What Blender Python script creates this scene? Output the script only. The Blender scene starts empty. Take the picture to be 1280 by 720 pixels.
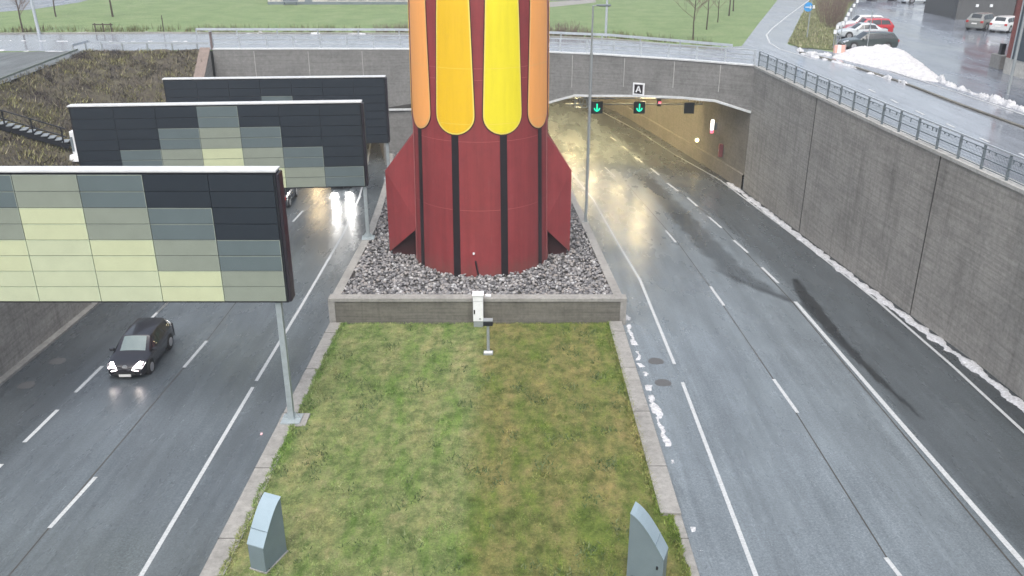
import bpy, bmesh, math, random
import numpy as np
from mathutils import Vector, Matrix
random.seed(7); rng = np.random.default_rng(7)
PI = math.pi
scn = bpy.context.scene
col = scn.collection

# ------------------------------------------------------------------ survey helpers
# street level is z = 0; the sunken motorway falls 4.6 % northwards; camera 10.5 m above the street
FL = 1090.0; TH = math.atan(460 / FL); CT, ST = math.cos(TH), math.sin(TH); HC = 10.5
RA, RB = -6.55, -0.046
def ray(x, y):
    u = (x - 640) / FL; v = (y - 360) / FL
    return (u, CT - v * ST, -ST - v * CT)
def G(x, y, z=0.0):
    r = ray(x, y); t = (z - HC) / r[2]
    return (r[0] * t, r[1] * t, z)
def R(x, y, dz=0.0):
    r = ray(x, y); t = (RA + dz - HC) / (r[2] - RB * r[1])
    return (r[0] * t, r[1] * t, HC + r[2] * t)
def YY(x, y, Y):
    r = ray(x, y); t = Y / r[1]
    return (r[0] * t, Y, HC + r[2] * t)
def rz(Y, dz=0.0): return RA + RB * Y + dz
def lerp(tab, v):
    if v <= tab[0][0]: return tab[0][1]
    for a, b in zip(tab, tab[1:]):
        if v <= b[0]:
            k = (v - a[0]) / (b[0] - a[0]); return a[1] + k * (b[1] - a[1])
    return tab[-1][1]

# ------------------------------------------------------------------ mesh builder
class MB:
    def __init__(s): s.v = []; s.f = []; s.m = []; s.sm = []
    def add(s, vs, fs, mi=0, smooth=False):
        o = len(s.v); s.v += [tuple(p) for p in vs]
        s.f += [tuple(i + o for i in f) for f in fs]; s.m += [mi] * len(fs); s.sm += [smooth] * len(fs)
        return s
    def box(s, x0, x1, y0, y1, z0, z1, mi=0, M=None):
        vs = [Vector((x, y, z)) for z in (z0, z1) for y in (y0, y1) for x in (x0, x1)]
        if M: vs = [M @ p for p in vs]
        return s.add(vs, [(0, 2, 3, 1), (4, 5, 7, 6), (0, 1, 5, 4), (2, 6, 7, 3), (0, 4, 6, 2), (1, 3, 7, 5)], mi)
    def bar(s, a, b, w, h=None, mi=0, up=(0, 0, 1)):
        a, b = Vector(a), Vector(b); h = h or w
        d = (b - a).normalized(); u = Vector(up)
        if abs(d.dot(u)) > .98: u = Vector((0, 1, 0))
        x = d.cross(u).normalized() * w / 2; y = x.cross(d).normalized() * h / 2
        vs = [p + q for p in (a, b) for q in (-x - y, x - y, x + y, -x + y)]
        return s.add(vs, [(3, 2, 1, 0), (4, 5, 6, 7), (0, 1, 5, 4), (1, 2, 6, 5), (2, 3, 7, 6), (3, 0, 4, 7)], mi)
    def tube(s, a, b, r0, r1=None, n=10, mi=0, caps=True, smooth=True):
        a, b = Vector(a), Vector(b); r1 = r0 if r1 is None else r1
        d = (b - a).normalized(); u = Vector((0, 0, 1)) if abs(d.z) < .9 else Vector((1, 0, 0))
        x = d.cross(u).normalized(); y = d.cross(x)
        vs = []
        for p, r in ((a, r0), (b, r1)):
            for k in range(n):
                t = 2 * PI * k / n; vs.append(p + x * (r * math.cos(t)) + y * (r * math.sin(t)))
        s.add(vs, [(k, n + k, n + (k + 1) % n, (k + 1) % n) for k in range(n)], mi, smooth)
        if caps: s.add(vs, [tuple(range(n)), tuple(range(2 * n - 1, n - 1, -1))], mi)
        return s
    def path(s, pts, r, n=6, mi=0):
        for a, b in zip(pts, pts[1:]): s.tube(a, b, r, r, n, mi)
        return s
    def quad(s, a, b, c, d, mi=0): return s.add([a, b, c, d], [(0, 1, 2, 3)], mi)
    def prism(s, poly, dvec, mi=0):
        n = len(poly); d = Vector(dvec); vs = [Vector(p) for p in poly]; vs += [p + d for p in vs]
        return s.add(vs, [tuple(range(n))[::-1], tuple(range(n, 2 * n))] + [(k, (k + 1) % n, n + (k + 1) % n, n + k) for k in range(n)], mi)
    def grid(s, rows, mi=0, smooth=True, close=False):
        n = len(rows[0]); vs = [p for r in rows for p in r]; fs = []
        for i in range(len(rows) - 1):
            for j in range(n if close else n - 1):
                k = (j + 1) % n
                fs.append((i * n + j, i * n + k, (i + 1) * n + k, (i + 1) * n + j))
        return s.add(vs, fs, mi, smooth)
    def build(s, name, mats, parent=None, bevel=0, fix=True, sharp=None):
        me = bpy.data.meshes.new(name); me.from_pydata(s.v, [], s.f)
        for m in (mats if isinstance(mats, (list, tuple)) else [mats]): me.materials.append(m)
        me.polygons.foreach_set('material_index', s.m); me.polygons.foreach_set('use_smooth', s.sm)
        if fix:
            bm = bmesh.new(); bm.from_mesh(me)
            if bevel or sharp: bmesh.ops.remove_doubles(bm, verts=bm.verts, dist=1e-4)
            bmesh.ops.recalc_face_normals(bm, faces=bm.faces); bm.to_mesh(me); bm.free()
        if sharp: me.set_sharp_from_angle(angle=math.radians(sharp))
        me.update()
        o = bpy.data.objects.new(name, me); col.objects.link(o)
        if parent is not None: o.parent = parent
        if bevel:
            b = o.modifiers.new('bevel', 'BEVEL'); b.width = bevel; b.segments = 2; b.limit_method = 'ANGLE'
        return o

def tag(o, label=None, cat=None, group=None, kind=None):
    if label: o['label'] = label
    if cat: o['category'] = cat
    if group: o['group'] = group
    if kind: o['kind'] = kind
    return o
def empty(name, loc, label, cat, group=None, rz_=0.0):
    o = bpy.data.objects.new(name, None); col.objects.link(o); o.location = loc; o.rotation_euler = (0, 0, rz_)
    o.empty_display_size = .3
    return tag(o, label, cat, group)
def copy_tree(o, parent=None):
    c = o.copy(); col.objects.link(c); c.parent = parent
    for ch in [k for k in o.children]: copy_tree(ch, c)
    return c

# ------------------------------------------------------------------ materials
def new_mat(name):
    m = bpy.data.materials.new(name); m.use_nodes = True
    nt = m.node_tree; b = nt.nodes['Principled BSDF']
    return m, nt, b
def N(nt, t, **k):
    n = nt.nodes.new(t)
    for a, v in k.items(): setattr(n, a, v)
    return n
def coords(nt, scale):
    tc = N(nt, 'ShaderNodeNewGeometry'); mp = N(nt, 'ShaderNodeMapping'); mp.inputs['Scale'].default_value = scale
    nt.links.new(tc.outputs['Position'], mp.inputs['Vector']); return mp.outputs['Vector']
def noise(nt, scale=(1, 1, 1), s=1.0, det=4, rough=.6):
    n = N(nt, 'ShaderNodeTexNoise'); n.inputs['Scale'].default_value = s; n.inputs['Detail'].default_value = det
    n.inputs['Roughness'].default_value = rough
    nt.links.new(coords(nt, scale), n.inputs['Vector']); return n.outputs['Fac']
def ramp(nt, fac, stops):
    r = N(nt, 'ShaderNodeValToRGB'); e = r.color_ramp.elements
    while len(e) < len(stops): e.new(.5)
    for el, (p, c) in zip(e, stops): el.position = p; el.color = (*c, 1) if len(c) == 3 else c
    nt.links.new(fac, r.inputs['Fac']); return r.outputs['Color']
def mixc(nt, mode, f, a, b):
    m = N(nt, 'ShaderNodeMix', data_type='RGBA', blend_type=mode)
    if isinstance(f, (int, float)): m.inputs[0].default_value = f
    else: nt.links.new(f, m.inputs[0])
    for i, v in ((6, a), (7, b)):
        if isinstance(v, tuple): m.inputs[i].default_value = (*v, 1)
        else: nt.links.new(v, m.inputs[i])
    return m.outputs[2]
def bump(nt, b, h, strength=.3, dist=.02):
    n = N(nt, 'ShaderNodeBump'); n.inputs['Strength'].default_value = strength; n.inputs['Distance'].default_value = dist
    nt.links.new(h, n.inputs['Height']); nt.links.new(n.outputs['Normal'], b.inputs['Normal'])
def sc(c, k): return tuple(min(1, v * k) for v in c)
def mat(name, c, rough=.5, var=.15, s=3.0, metal=0.0, stretch=(1, 1, 1), bmp=0.0, spec=.5, coat=0.0):
    m, nt, b = new_mat(name)
    f = noise(nt, stretch, s, 5)
    nt.links.new(ramp(nt, f, [(.3, sc(c, 1 - var)), (.7, sc(c, 1 + var))]), b.inputs['Base Color'])
    b.inputs['Roughness'].default_value = rough; b.inputs['Metallic'].default_value = metal
    b.inputs['Specular IOR Level'].default_value = spec; b.inputs['Coat Weight'].default_value = coat
    b.inputs['Coat Roughness'].default_value = .08
    if bmp: bump(nt, b, f, bmp)
    return m
def emit(name, c, strength, base=(.02, .02, .02)):
    m, nt, b = new_mat(name); b.inputs['Base Color'].default_value = (*base, 1)
    b.inputs['Emission Color'].default_value = (*c, 1); b.inputs['Emission Strength'].default_value = strength
    return m

def concrete(name, c, streak=.5, horiz=.35, bmp=.25, fine=1.0):
    m, nt, b = new_mat(name)
    big = ramp(nt, noise(nt, (1, 1, 1), .45, 7, .7), [(.3, sc(c, .76)), (.5, c), (.72, sc(c, 1.14))])
    st = ramp(nt, noise(nt, (2.2, 2.2, .12), 1.0, 5, .7), [(.25, (.45,) * 3), (.5, (1, 1, 1)), (.75, (1.0,) * 3)])
    a = mixc(nt, 'MULTIPLY', streak, big, st)
    hz = ramp(nt, noise(nt, (.25, .25, 9.0), 1.0, 3, .6), [(.35, (.6,) * 3), (.6, (1, 1, 1))])
    a = mixc(nt, 'MULTIPLY', horiz, a, hz)
    fn = ramp(nt, noise(nt, (1, 1, 1), 4.5 * fine, 6, .75), [(.3, (.66,) * 3), (.5, (.98,) * 3), (.68, (1.22,) * 3)])
    a = mixc(nt, 'MULTIPLY', .8, a, fn)
    nt.links.new(a, b.inputs['Base Color']); b.inputs['Roughness'].default_value = .85
    bump(nt, b, noise(nt, (1, 1, 3), 6, 5), bmp, .02)
    return m

M = {}
M['wall'] = concrete('weathered_concrete', (.315, .305, .283), .6, .55)
M['bridge_concrete'] = concrete('board_marked_concrete', (.20, .20, .195), .3, .5)
M['kerb'] = concrete('kerb_concrete', (.27, .265, .25), .2, .1)
M['planter'] = concrete('planter_concrete', (.15, .145, .125), .6, .7)
M['tunnel'] = concrete('tunnel_concrete', (.19, .175, .15), .4, .3)
M['joint'] = mat('joint_filler', (.34, .34, .33), .8)
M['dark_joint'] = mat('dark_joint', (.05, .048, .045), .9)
M['cap'] = mat('pale_flashing', (.55, .57, .58), .45, .1)
M['board_dark'] = mat('dark_panel', (.013, .020, .029), .42, .06, 1.5)
M['board_edge'] = mat('panel_edge', (.27, .31, .27), .4, .05)
M['board_edge_pale'] = mat('pale_panel_edge', (.50, .58, .42), .4, .05)
M['board_frame'] = mat('dark_frame', (.012, .014, .020), .35, .1)
M['board_slate'] = mat('slate_panel', (.098, .130, .138), .42, .05, 1.5)
M['board_sage'] = mat('sage_panel', (.215, .245, .205), .42, .05, 1.5)
M['board_pale'] = mat('pale_green_panel', (.44, .485, .335), .42, .05, 1.5)
M['board_pale2'] = mat('pale_cream_panel', (.46, .50, .325), .42, .05, 1.5)
M['steel'] = mat('galvanised_steel', (.34, .39, .41), .45, .12, 5, .35)
M['pole'] = mat('grey_pole_steel', (.29, .32, .335), .45, .1, 4, .2)
M['rail_dark'] = mat('slate_rail', (.15, .18, .20), .5, .15)
M['rail_light'] = mat('pale_rail', (.42, .46, .50), .4, .1, 3, .2)
M['red'] = mat('rocket_red', (.215, .034, .040), .42, .07, .8, stretch=(2, 2, .15), spec=.4)
def rocket_paint(name, c):
    m, nt, b = new_mat(name)
    a = ramp(nt, noise(nt, (2.5, 2.5, .10), 1.0, 6, .7), [(.3, sc(c, .80)), (.5, c), (.7, sc(c, 1.16))])
    a = mixc(nt, 'MULTIPLY', .5, a, ramp(nt, noise(nt, (1, 1, 1), 1.1, 6, .7), [(.35, (.78,) * 3), (.6, (1.06,) * 3)]))
    d = ramp(nt, noise(nt, (7, 7, .35), 1.0, 6, .8), [(.60, (0, 0, 0)), (.78, (.45,) * 3)])
    a = mixc(nt, 'MIX', d, a, (.30, .16, .15))
    geo = N(nt, 'ShaderNodeNewGeometry'); sx = N(nt, 'ShaderNodeSeparateXYZ'); nt.links.new(geo.outputs['Position'], sx.inputs[0])
    w_ = N(nt, 'ShaderNodeMath', operation='MULTIPLY_ADD'); nt.links.new(noise(nt, (2, 2, .6), 2, 5, .8), w_.inputs[0]); w_.inputs[1].default_value = 2.6; nt.links.new(sx.outputs['Z'], w_.inputs[2])
    mr = N(nt, 'ShaderNodeMapRange'); mr.inputs['From Min'].default_value = -4.9; mr.inputs['From Max'].default_value = -6.5; mr.inputs['To Max'].default_value = .6; nt.links.new(w_.outputs[0], mr.inputs['Value'])
    a = mixc(nt, 'MIX', mr.outputs['Result'], a, (.12, .075, .06))
    nt.links.new(a, b.inputs['Base Color']); b.inputs['Roughness'].default_value = .45; return m
M['red'] = rocket_paint('rocket_red_weathered', (.225, .036, .040))
M['red_dark'] = mat('outline_and_fin_shade', (.05, .014, .016), .6)  # dark red for the flame outlines and the shade put into the fins
M['black'] = mat('rocket_black', (.014, .010, .013), .4)
M['orange'] = mat('flame_orange', (.84, .37, .11), .45, .05, 1.2, stretch=(3, 3, .3))
M['amber'] = mat('flame_amber', (.70, .44, .012), .45, .04, 1.2, stretch=(3, 3, .3))
M['yellow'] = mat('flame_yellow', (.72, .62, .020), .45, .05, 1.2, stretch=(3, 3, .3))
M['rim_o'] = mat('flame_rim_orange', (.72, .42, .16), .45, .03)
M['rim_y'] = mat('flame_rim_yellow', (.75, .60, .12), .45, .03)
M['cowl'] = mat('blue_grey_sheet', (.165, .215, .245), .42, .06, 2, .15)
M['cowl_top'] = mat('pale_blue_sheet', (.27, .35, .40), .38, .05, 2, .15)
M['white'] = mat('white_paint', (.72, .74, .76), .45, .06)
M['mark'] = mat('road_paint', (.42, .44, .45), .55, .22, 14)
M['snow'] = mat('dirty_snow', (.47, .48, .50), .85, .35, 9, bmp=.9)
M['snow_clean'] = mat('ploughed_snow', (.50, .50, .51), .85, .18, 4, bmp=.9)
M['glass'] = mat('dark_glass', (.02, .025, .028), .08, .05, spec=.8)
M['shield'] = mat('pale_glass', (.19, .25, .25), .32, .1, spec=.5)
M['tyre'] = mat('tyre_rubber', (.02, .02, .02), .8)
M['rim'] = mat('wheel_rim', (.45, .46, .47), .35, .1, metal=.6)
M['brick'] = mat('red_brick', (.22, .07, .06), .8, .3, 12)
M['clad'] = mat('blue_cladding', (.045, .065, .085), .5, .1, stretch=(8, 8, .3))
M['plinth'] = concrete('pale_plinth', (.5, .49, .45), .3, .1)
M['shed'] = mat('grey_boarding', (.085, .088, .09), .7, .2, 4, stretch=(6, 6, .4))
M['bark'] = mat('bark', (.06, .045, .035), .9, .3, 12)
M['twig'] = mat('twig', (.16, .115, .095), .9, .35, 6)
M['plate'] = mat('number_plate', (.75, .75, .72), .4, .04)
M['green_lit'] = emit('lit_green', (.0, .85, .42), 1.3)
M['red_lit'] = emit('lit_red', (1.0, .12, .2), 1.6)
M['white_lit'] = emit('lit_white', (1.0, .95, .85), 3.0)
M['warm_lit'] = emit('lit_warm', (1.0, .75, .35), 5.0)
M['lamp_lit'] = emit('tunnel_lamp_glow', (1.0, .74, .38), 40.0)
M['lamp_near'] = emit('threshold_lamp_glow', (1.0, .80, .42), 300.0)
M['headlight'] = emit('headlight_glow', (1.0, .86, .88), 7.0)
M['headlight_hi'] = emit('bright_headlight_glow', (1.0, .97, .93), 150.0)
M['taillight'] = mat('red_lens', (.4, .03, .03), .2)

def island_mat(name, stops, rough=.9, big=None, trans=False):
    m, nt, b = new_mat(name)
    g = N(nt, 'ShaderNodeNewGeometry')
    c = ramp(nt, g.outputs['Random Per Island'], stops)
    if big:
        n = ramp(nt, noise(nt, (1, 1, 1), big[0], 4), [(big[3] if len(big) > 3 else .35, big[1]), (big[4] if len(big) > 4 else .65, big[2])])
        c = mixc(nt, 'MULTIPLY', 1.0, c, n)
    nt.links.new(c, b.inputs['Base Color']); b.inputs['Roughness'].default_value = rough
    b.inputs['Specular IOR Level'].default_value = .25
    return m

# wet asphalt; 'tone' is worn / patched / damp asphalt baked per vertex (wheel tracks, repair patches)
def asphalt(name, c, r0, r1, attr=True, spec=.5, wetscale=.5, bst=.35):
    m, nt, b = new_mat(name)
    base = ramp(nt, noise(nt, (1, .35, 1), .8, 6), [(.3, sc(c, .86)), (.7, sc(c, 1.12))])
    grit = ramp(nt, noise(nt, (1, 1, 1), 14, 6, .85), [(.32, (.45,) * 3), (.5, (.95,) * 3), (.68, (1.6,) * 3)])
    a = mixc(nt, 'MULTIPLY', .75, base, grit)
    a = mixc(nt, 'MULTIPLY', .8, a, ramp(nt, noise(nt, (2.5, .12, 1), 1.0, 5, .7), [(.35, (.82,) * 3), (.65, (1.14,) * 3)]))
    if attr:
        at = N(nt, 'ShaderNodeAttribute', attribute_name='tone'); a = mixc(nt, 'MULTIPLY', 1.0, a, at.outputs['Color'])
    nt.links.new(a, b.inputs['Base Color'])
    w = noise(nt, (1, .3, 1), wetscale, 5, .65)
    mr = N(nt, 'ShaderNodeMapRange'); mr.inputs['From Min'].default_value = .35; mr.inputs['From Max'].default_value = .65
    mr.inputs['To Min'].default_value = r0; mr.inputs['To Max'].default_value = r1
    nt.links.new(w, mr.inputs['Value']); nt.links.new(mr.outputs['Result'], b.inputs['Roughness'])
    b.inputs['Specular IOR Level'].default_value = spec
    bump(nt, b, noise(nt, (1, 1, 1), 22, 4, .8), bst, .012)
    return m
M['asphalt'] = asphalt('wet_motorway_asphalt', (.150, .176, .194), .17, .36)
M['street'] = asphalt('wet_street_asphalt', (.24, .262, .295), .08, .24, False, 1.0, .25, .05)
M['lot'] = asphalt('wet_car_park_asphalt', (.17, .19, .225), .05, .30, False, 1.0, .35, .05)
M['path'] = asphalt('worn_path', (.11, .12, .12), .4, .7, False)

def grass_ground(name, stops, s=1.2, bmp=.8):
    m, nt, b = new_mat(name)
    a = ramp(nt, noise(nt, (1, 1, 1), s, 8, .7), stops)
    f = ramp(nt, noise(nt, (1, 1, 1), s * 12, 5, .8), [(.3, (.5,) * 3), (.7, (1.35,) * 3)])
    a = mixc(nt, 'MULTIPLY', .8, a, f)
    nt.links.new(a, b.inputs['Base Color']); b.inputs['Roughness'].default_value = .95
    b.inputs['Specular IOR Level'].default_value = .15
    bump(nt, b, noise(nt, (1, 1, 1), s * 10, 6, .8), bmp, .1)
    return m
M['field'] = grass_ground('pasture', [(.3, (.125, .18, .085)), (.5, (.17, .235, .11)), (.7, (.22, .26, .145))], .35, .5)
M['lawn'] = grass_ground('mossy_lawn_soil', [(.3, (.07, .09, .035)), (.5, (.15, .165, .065)), (.7, (.22, .20, .10))], .9)
M['bank'] = grass_ground('heath_soil', [(.3, (.05, .043, .042)), (.5, (.09, .08, .062)), (.7, (.15, .14, .09))], .8)
M['verge'] = grass_ground('verge', [(.3, (.10, .11, .05)), (.5, (.15, .17, .07)), (.7, (.17, .15, .09))], 1.0)
M['dirt'] = grass_ground('dirt', [(.3, (.06, .05, .04)), (.6, (.10, .085, .065)), (.8, (.14, .12, .09))], 1.0)
M['bed'] = mat('gravel_bed', (.06, .058, .055), .95, .4, 6)

# ------------------------------------------------------------------ alignment tables (X by Y)
LWALL = [(-20, -22.3), (45, -22.5), (60, -22.9), (70, -23.8), (78, -25.0), (90, -27.2), (110, -32), (140, -42)]
RWALL = [(-20, 22.6), (10, 22.1), (34.9, 21.3), (47.4, 20.2), (59.2, 19.4), (68.45, 18.75), (73.3, 18.2), (92.5, 15.6), (106.8, 13.6), (125, 9.0), (150, 0.5)]
LK = [(-20, -9.3), (45, -9.2), (57, -9.55), (70, -10.4), (78, -11.6), (90, -14), (110, -19), (140, -29)]
RK = [(-20, 5.55), (42, 5.55), (56, 5.15), (66, 4.2), (76, 2.6), (92.5, .2), (106.8, -2.2), (125, -6.7), (150, -15)]
FACE = [(-26.0, 77.8), (-18, 77.9), (-9.73, 77.8), (-2, 77.1), (3.4, 75.85), (7.2, 74.6), (10.5, 73.1), (14.5, 71.1), (18.75, 68.45)]
def face_y(X): return lerp(FACE, X)

# ------------------------------------------------------------------ motorway sheet
def road_tone(P):
    X, Y = P[:, 0], P[:, 1]
    t = np.ones(len(P))
    sm = lambda a, b, v: np.clip((v - a) / (b - a), 0, 1)
    t *= 1 - .50 * sm(15.0, 15.9, X + (Y > 50) * (Y - 50) * .1)                 # older right lane
    t *= 1 - .35 * sm(19.4, 20.0, X + (Y > 50) * (Y - 50) * .09)
    t *= 1 - .34 * sm(-18.0, -18.9, X)
    t *= 1 - .34 * sm(2, -8, X)
    t *= 1 - .18 * np.exp(-((X + 10.0) / .5) ** 2)
    for c in (8.5, 10.2, 12.6, 14.3, -12.2, -13.9, -16.0, -17.7):
        w = np.exp(-((X - c + (Y > 50) * (Y - 50) * .05) / .35) ** 2); t *= 1 - .07 * w
    def stroke(pts, rad, depth, soft):
        nonlocal t
        best = np.full(len(P), 9.9)
        for (a, ra), (b, rb) in zip(zip(pts, rad), zip(pts[1:], rad[1:])):
            a = np.array(a[:2]); b = np.array(b[:2]); d = b - a
            k = np.clip(((P[:, :2] - a) @ d) / (d @ d), 0, 1)
            q = a + k[:, None] * d; dist = np.linalg.norm(P[:, :2] - q, axis=1)
            best = np.minimum(best, dist - (ra + k * (rb - ra)))
        best = best + .5 * soft * (np.sin(P[:, 1] * 3.1 + P[:, 0] * 2) * np.cos(P[:, 0] * 5.3 + P[:, 1]) * .8 + rng.uniform(-.25, .25, len(P))); t *= 1 - depth * (1 - np.clip(best / soft + .5, 0, 1))
    stroke([R(994, 350), R(1012, 380), R(1050, 425), R(1100, 475), R(1152, 522)], [.18, .45, .27, .17, .05], .72, .12)
    stroke([R(800, 218), R(850, 268), R(890, 312), R(925, 345), R(965, 366), R(1000, 380)], [.7, .8, .8, .7, .45, .1], .48, .4)
    stroke([R(885, 330), R(925, 352), R(985, 374)], [.1, .25, .15], .35, .3)
    stroke([R(900, 372), R(940, 395), R(990, 440)], [.3, .8, .3], -.05, 1.2)
    stroke([R(790, 430), R(812, 500), R(850, 590), R(880, 700)], [.1, .12, .12, .1], -.16, .18)
    stroke([R(800, 430), R(830, 520), R(862, 610)], [.06, .05, .06], -.14, .12)
    for k_ in range(26):
        x_ = rng.uniform(7, 20) if k_ % 2 else rng.uniform(-18, -10); y_ = rng.uniform(18, 60); l_ = rng.uniform(.5, 4)
        stroke([(x_, y_), (x_ + rng.uniform(-.2, .2), y_ + l_)], [.03, rng.uniform(.03, .2)], rng.uniform(-.1, .14), .3)
    stroke([R(600, 560), R(310, 560), R(330, 556)], [.0, .1, .1], .1, .3)
    return t
xs = np.concatenate([np.arange(-36, -20, .5), np.arange(-20, -8, .2), np.arange(-8, 6, .5), np.arange(6, 21, .13), np.arange(21, 26.1, .5)]); ys = np.concatenate([np.arange(-20, 15, 2.5), np.arange(15, 85, .25), np.arange(85, 152, 1.5)])
XX, YG = np.meshgrid(xs, ys); ZZ = RA + RB * YG
P3 = np.stack([XX.ravel(), YG.ravel(), ZZ.ravel()], 1)
nx, ny = len(xs), len(ys)
ii, jj = np.meshgrid(np.arange(nx - 1), np.arange(ny - 1)); q0 = (jj * nx + ii).ravel()
me = bpy.data.meshes.new('road'); me.from_pydata(P3.tolist(), [], np.stack([q0, q0 + 1, q0 + nx + 1, q0 + nx], 1).tolist())
at = me.attributes.new('tone', 'FLOAT_COLOR', 'POINT')
tt = road_tone(P3); cc = np.stack([tt, tt, tt, np.ones_like(tt)], 1).astype(np.float32)
at.data.foreach_set('color', cc.ravel()); me.materials.append(M['asphalt'])
road = bpy.data.objects.new('road', me); col.objects.link(road); tag(road, 'sunken wet dual carriageway sloping down into the tunnels', kind='structure')

# lane markings: strips following pixel-surveyed points on the carriageway plane
def strip(mb, a, b, w=.15, dz=.006, plane='road', mi=0):
    a, b = Vector(a), Vector(b); d = (b - a); d.z = 0; n = Vector((-d.y, d.x, 0)).normalized() * w / 2
    z = Vector((0, 0, dz)); mb.quad(a - n + z, a + n + z, b + n + z, b - n + z, mi)
def polyline_strip(mb, pts, w, dz, mi=0):
    pts = [Vector((*p, 0.0)[:3]) for p in pts]; L = []; Rr = []
    for i, p in enumerate(pts):
        d = (pts[min(i + 1, len(pts) - 1)] - pts[max(i - 1, 0)]); d.z = 0
        n = Vector((-d.y, d.x, 0)).normalized() * w / 2; z = Vector((0, 0, dz))
        L.append(p - n + z); Rr.append(p + n + z)
    mb.grid([L, Rr], mi, False)
mk = MB()
def rp(X, Y): return (X, Y, rz(Y))
# left carriageway
polyline_strip(mk, [rp(-11.05, 5), rp(-11.05, 20.6), rp(-11.18, 33)], .15, .006)
polyline_strip(mk, [rp(-11.2, 33.6), rp(-11.26, 42.3), rp(-11.45, 56), rp(-12.0, 66), rp(-13.06, 76.2), rp(-14.8, 90.5), rp(-19, 108)], .15, .006)
for k in range(-1, 9):
    y = 22.95 + 12 * k; dx = lerp([(35, 0), (58, -.65), (76, -2.1), (92, -4.2), (120, -11)], y)
    strip(mk, rp(-14.95 + dx + .1 * (y > 30), y), rp(-14.93 + dx + .13, y + 3), .15)
for k in range(-3, 14):
    y = 24.2 + 4.15 * k if k < 5 else 41.6 + 4.15 * (k - 5)
    strip(mk, rp(-18.6 + lerp([(45, 0), (76, -1.9), (92, -3.9)], y), y), rp(-18.6 + lerp([(45, 0), (76, -1.9), (92, -3.9)], y + 2.9), y + 2.6), .16)
# right carriageway
polyline_strip(mk, [rp(7.2, 5), R(945, 720), R(853, 478)], .15, .006)
polyline_strip(mk, [R(843, 455), R(800, 350), R(770, 300), R(752, 268), R(742, 250), rp(5.3, 74), rp(4.4, 84), rp(2.7, 96)], .15, .006)
for a, b in (((1125, 720), (1107, 697)), ((997, 516), (967, 474)), ((905, 382), (888, 358)), ((845, 303), (832, 288)), ((769, 221), (756, 209))):
    strip(mk, R(*a), R(*b), .15)
polyline_strip(mk, [rp(15.7, 5), rp(15.6, 15), R(1280, 705), R(1140, 545), R(994, 377)], .2, .006)
for a, b in (((973, 354), (952, 334)), ((935, 316), (917, 300)), ((902, 285), (886, 271)), ((872, 258), (859, 247)), ((848, 239), (834, 229)), ((824, 219), (813, 210)), ((803, 203), (793, 196)), ((786, 189), (778, 183)), ((770, 176), (763, 171))):
    strip(mk, R(*a), R(*b), .17)
polyline_strip(mk, [rp(20.1, 5), rp(20.0, 20), R(1280, 540), R(1190, 457), R(1100, 379), R(1000, 300), R(945, 259), R(900, 225), R(843, 193), R(800, 165), R(757, 142), R(735, 132)], .15, .006)
# roughness of old paint: separate material index unused
tag(mk.build('lane_markings', M['mark'], fix=False), kind='structure')
# seams between paving lanes
sm_ = MB()
polyline_strip(sm_, [rp(11.5, 20), rp(11.55, 31), rp(11.3, 43), rp(10.9, 54), rp(9.6, 70)], .05, .004)
polyline_strip(sm_, [rp(-15.05, 10), rp(-14.95, 26), rp(-14.8, 38), rp(-15.2, 57)], .05, .004)
polyline_strip(sm_, [rp(15.2, 10), rp(15.15, 44), rp(14.6, 58), rp(13.3, 70)], .06, .004)
tag(sm_.build('road_seams', M['dark_joint'], fix=False), kind='structure')

# ------------------------------------------------------------------ street-level ground with the cutting left open
outer = [(-600, -60), (600, -60), (600, 900), (-600, 900)]
inner = [(22.85, -60)] + [(x + .3, y) for y, x in RWALL if 0 < y < 69] + [(X, Y + .3) for X, Y in FACE[::-1]] + [(-37.0, 77.6), (-36.6, 74), (-35.6, 60.4), (-35.6, 40), (-35.6, -60)]
ring = [(-600, -60)] + inner[::-1] + [(600, -60), (600, 900), (-600, 900)]
bm = bmesh.new(); vs = [bm.verts.new((x, y, 0)) for x, y in ring]; f = bm.faces.new(vs)
f.normal_update(); bmesh.ops.triangulate(bm, faces=[f]); bmesh.ops.recalc_face_normals(bm, faces=bm.faces)
for f in bm.faces:
    if f.normal.z < 0: f.normal_flip()
me = bpy.data.meshes.new('ground'); bm.to_mesh(me); bm.free(); me.materials.append(M['field'])
g = bpy.data.objects.new('ground', me); col.objects.link(g); tag(g, kind='structure')

def sheet(name, pts, m, z, **k):
    mb = MB(); mb.add([(p[0], p[1], z) for p in pts], [tuple(range(len(pts)))])
    bm = bmesh.new(); o = mb.build(name, m, fix=False)
    bm.from_mesh(o.data); bmesh.ops.triangulate(bm, faces=bm.faces[:]); bmesh.ops.recalc_face_normals(bm, faces=bm.faces)
    if sum(f.normal.z for f in bm.faces) < 0: bmesh.ops.reverse_faces(bm, faces=bm.faces[:])
    bm.to_mesh(o.data); bm.free(); tag(o, kind='structure', **k); return o
wall_out = [(lerp(RWALL, y) + .5, y) for y in (69, 59.2, 47.4, 34.9, 10, -60)]
street = [(-200, 77.7), (-37.2, 77.7)] + [(x, y + .75) for x, y in FACE[:-1]] + wall_out + \
    [(40, -60), (34.5, 0), (32, 30)] + [G(1280, 143), G(1180, 110), G(1100, 96), G(1040, 71), G(1000, 63), G(984, 55), G(1000, 22), G(1012, 0), (52, 160), (90, 260), (80, 260), (46, 160)] + \
    [G(972, 0), G(948, 30), G(927, 58), G(880, 61), G(850, 58), G(760, 50), G(690, 47), G(500, 43), G(200, 42), G(0, 43), (-200, 90)]
sheet('street', street, M['street'], .020)
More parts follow.
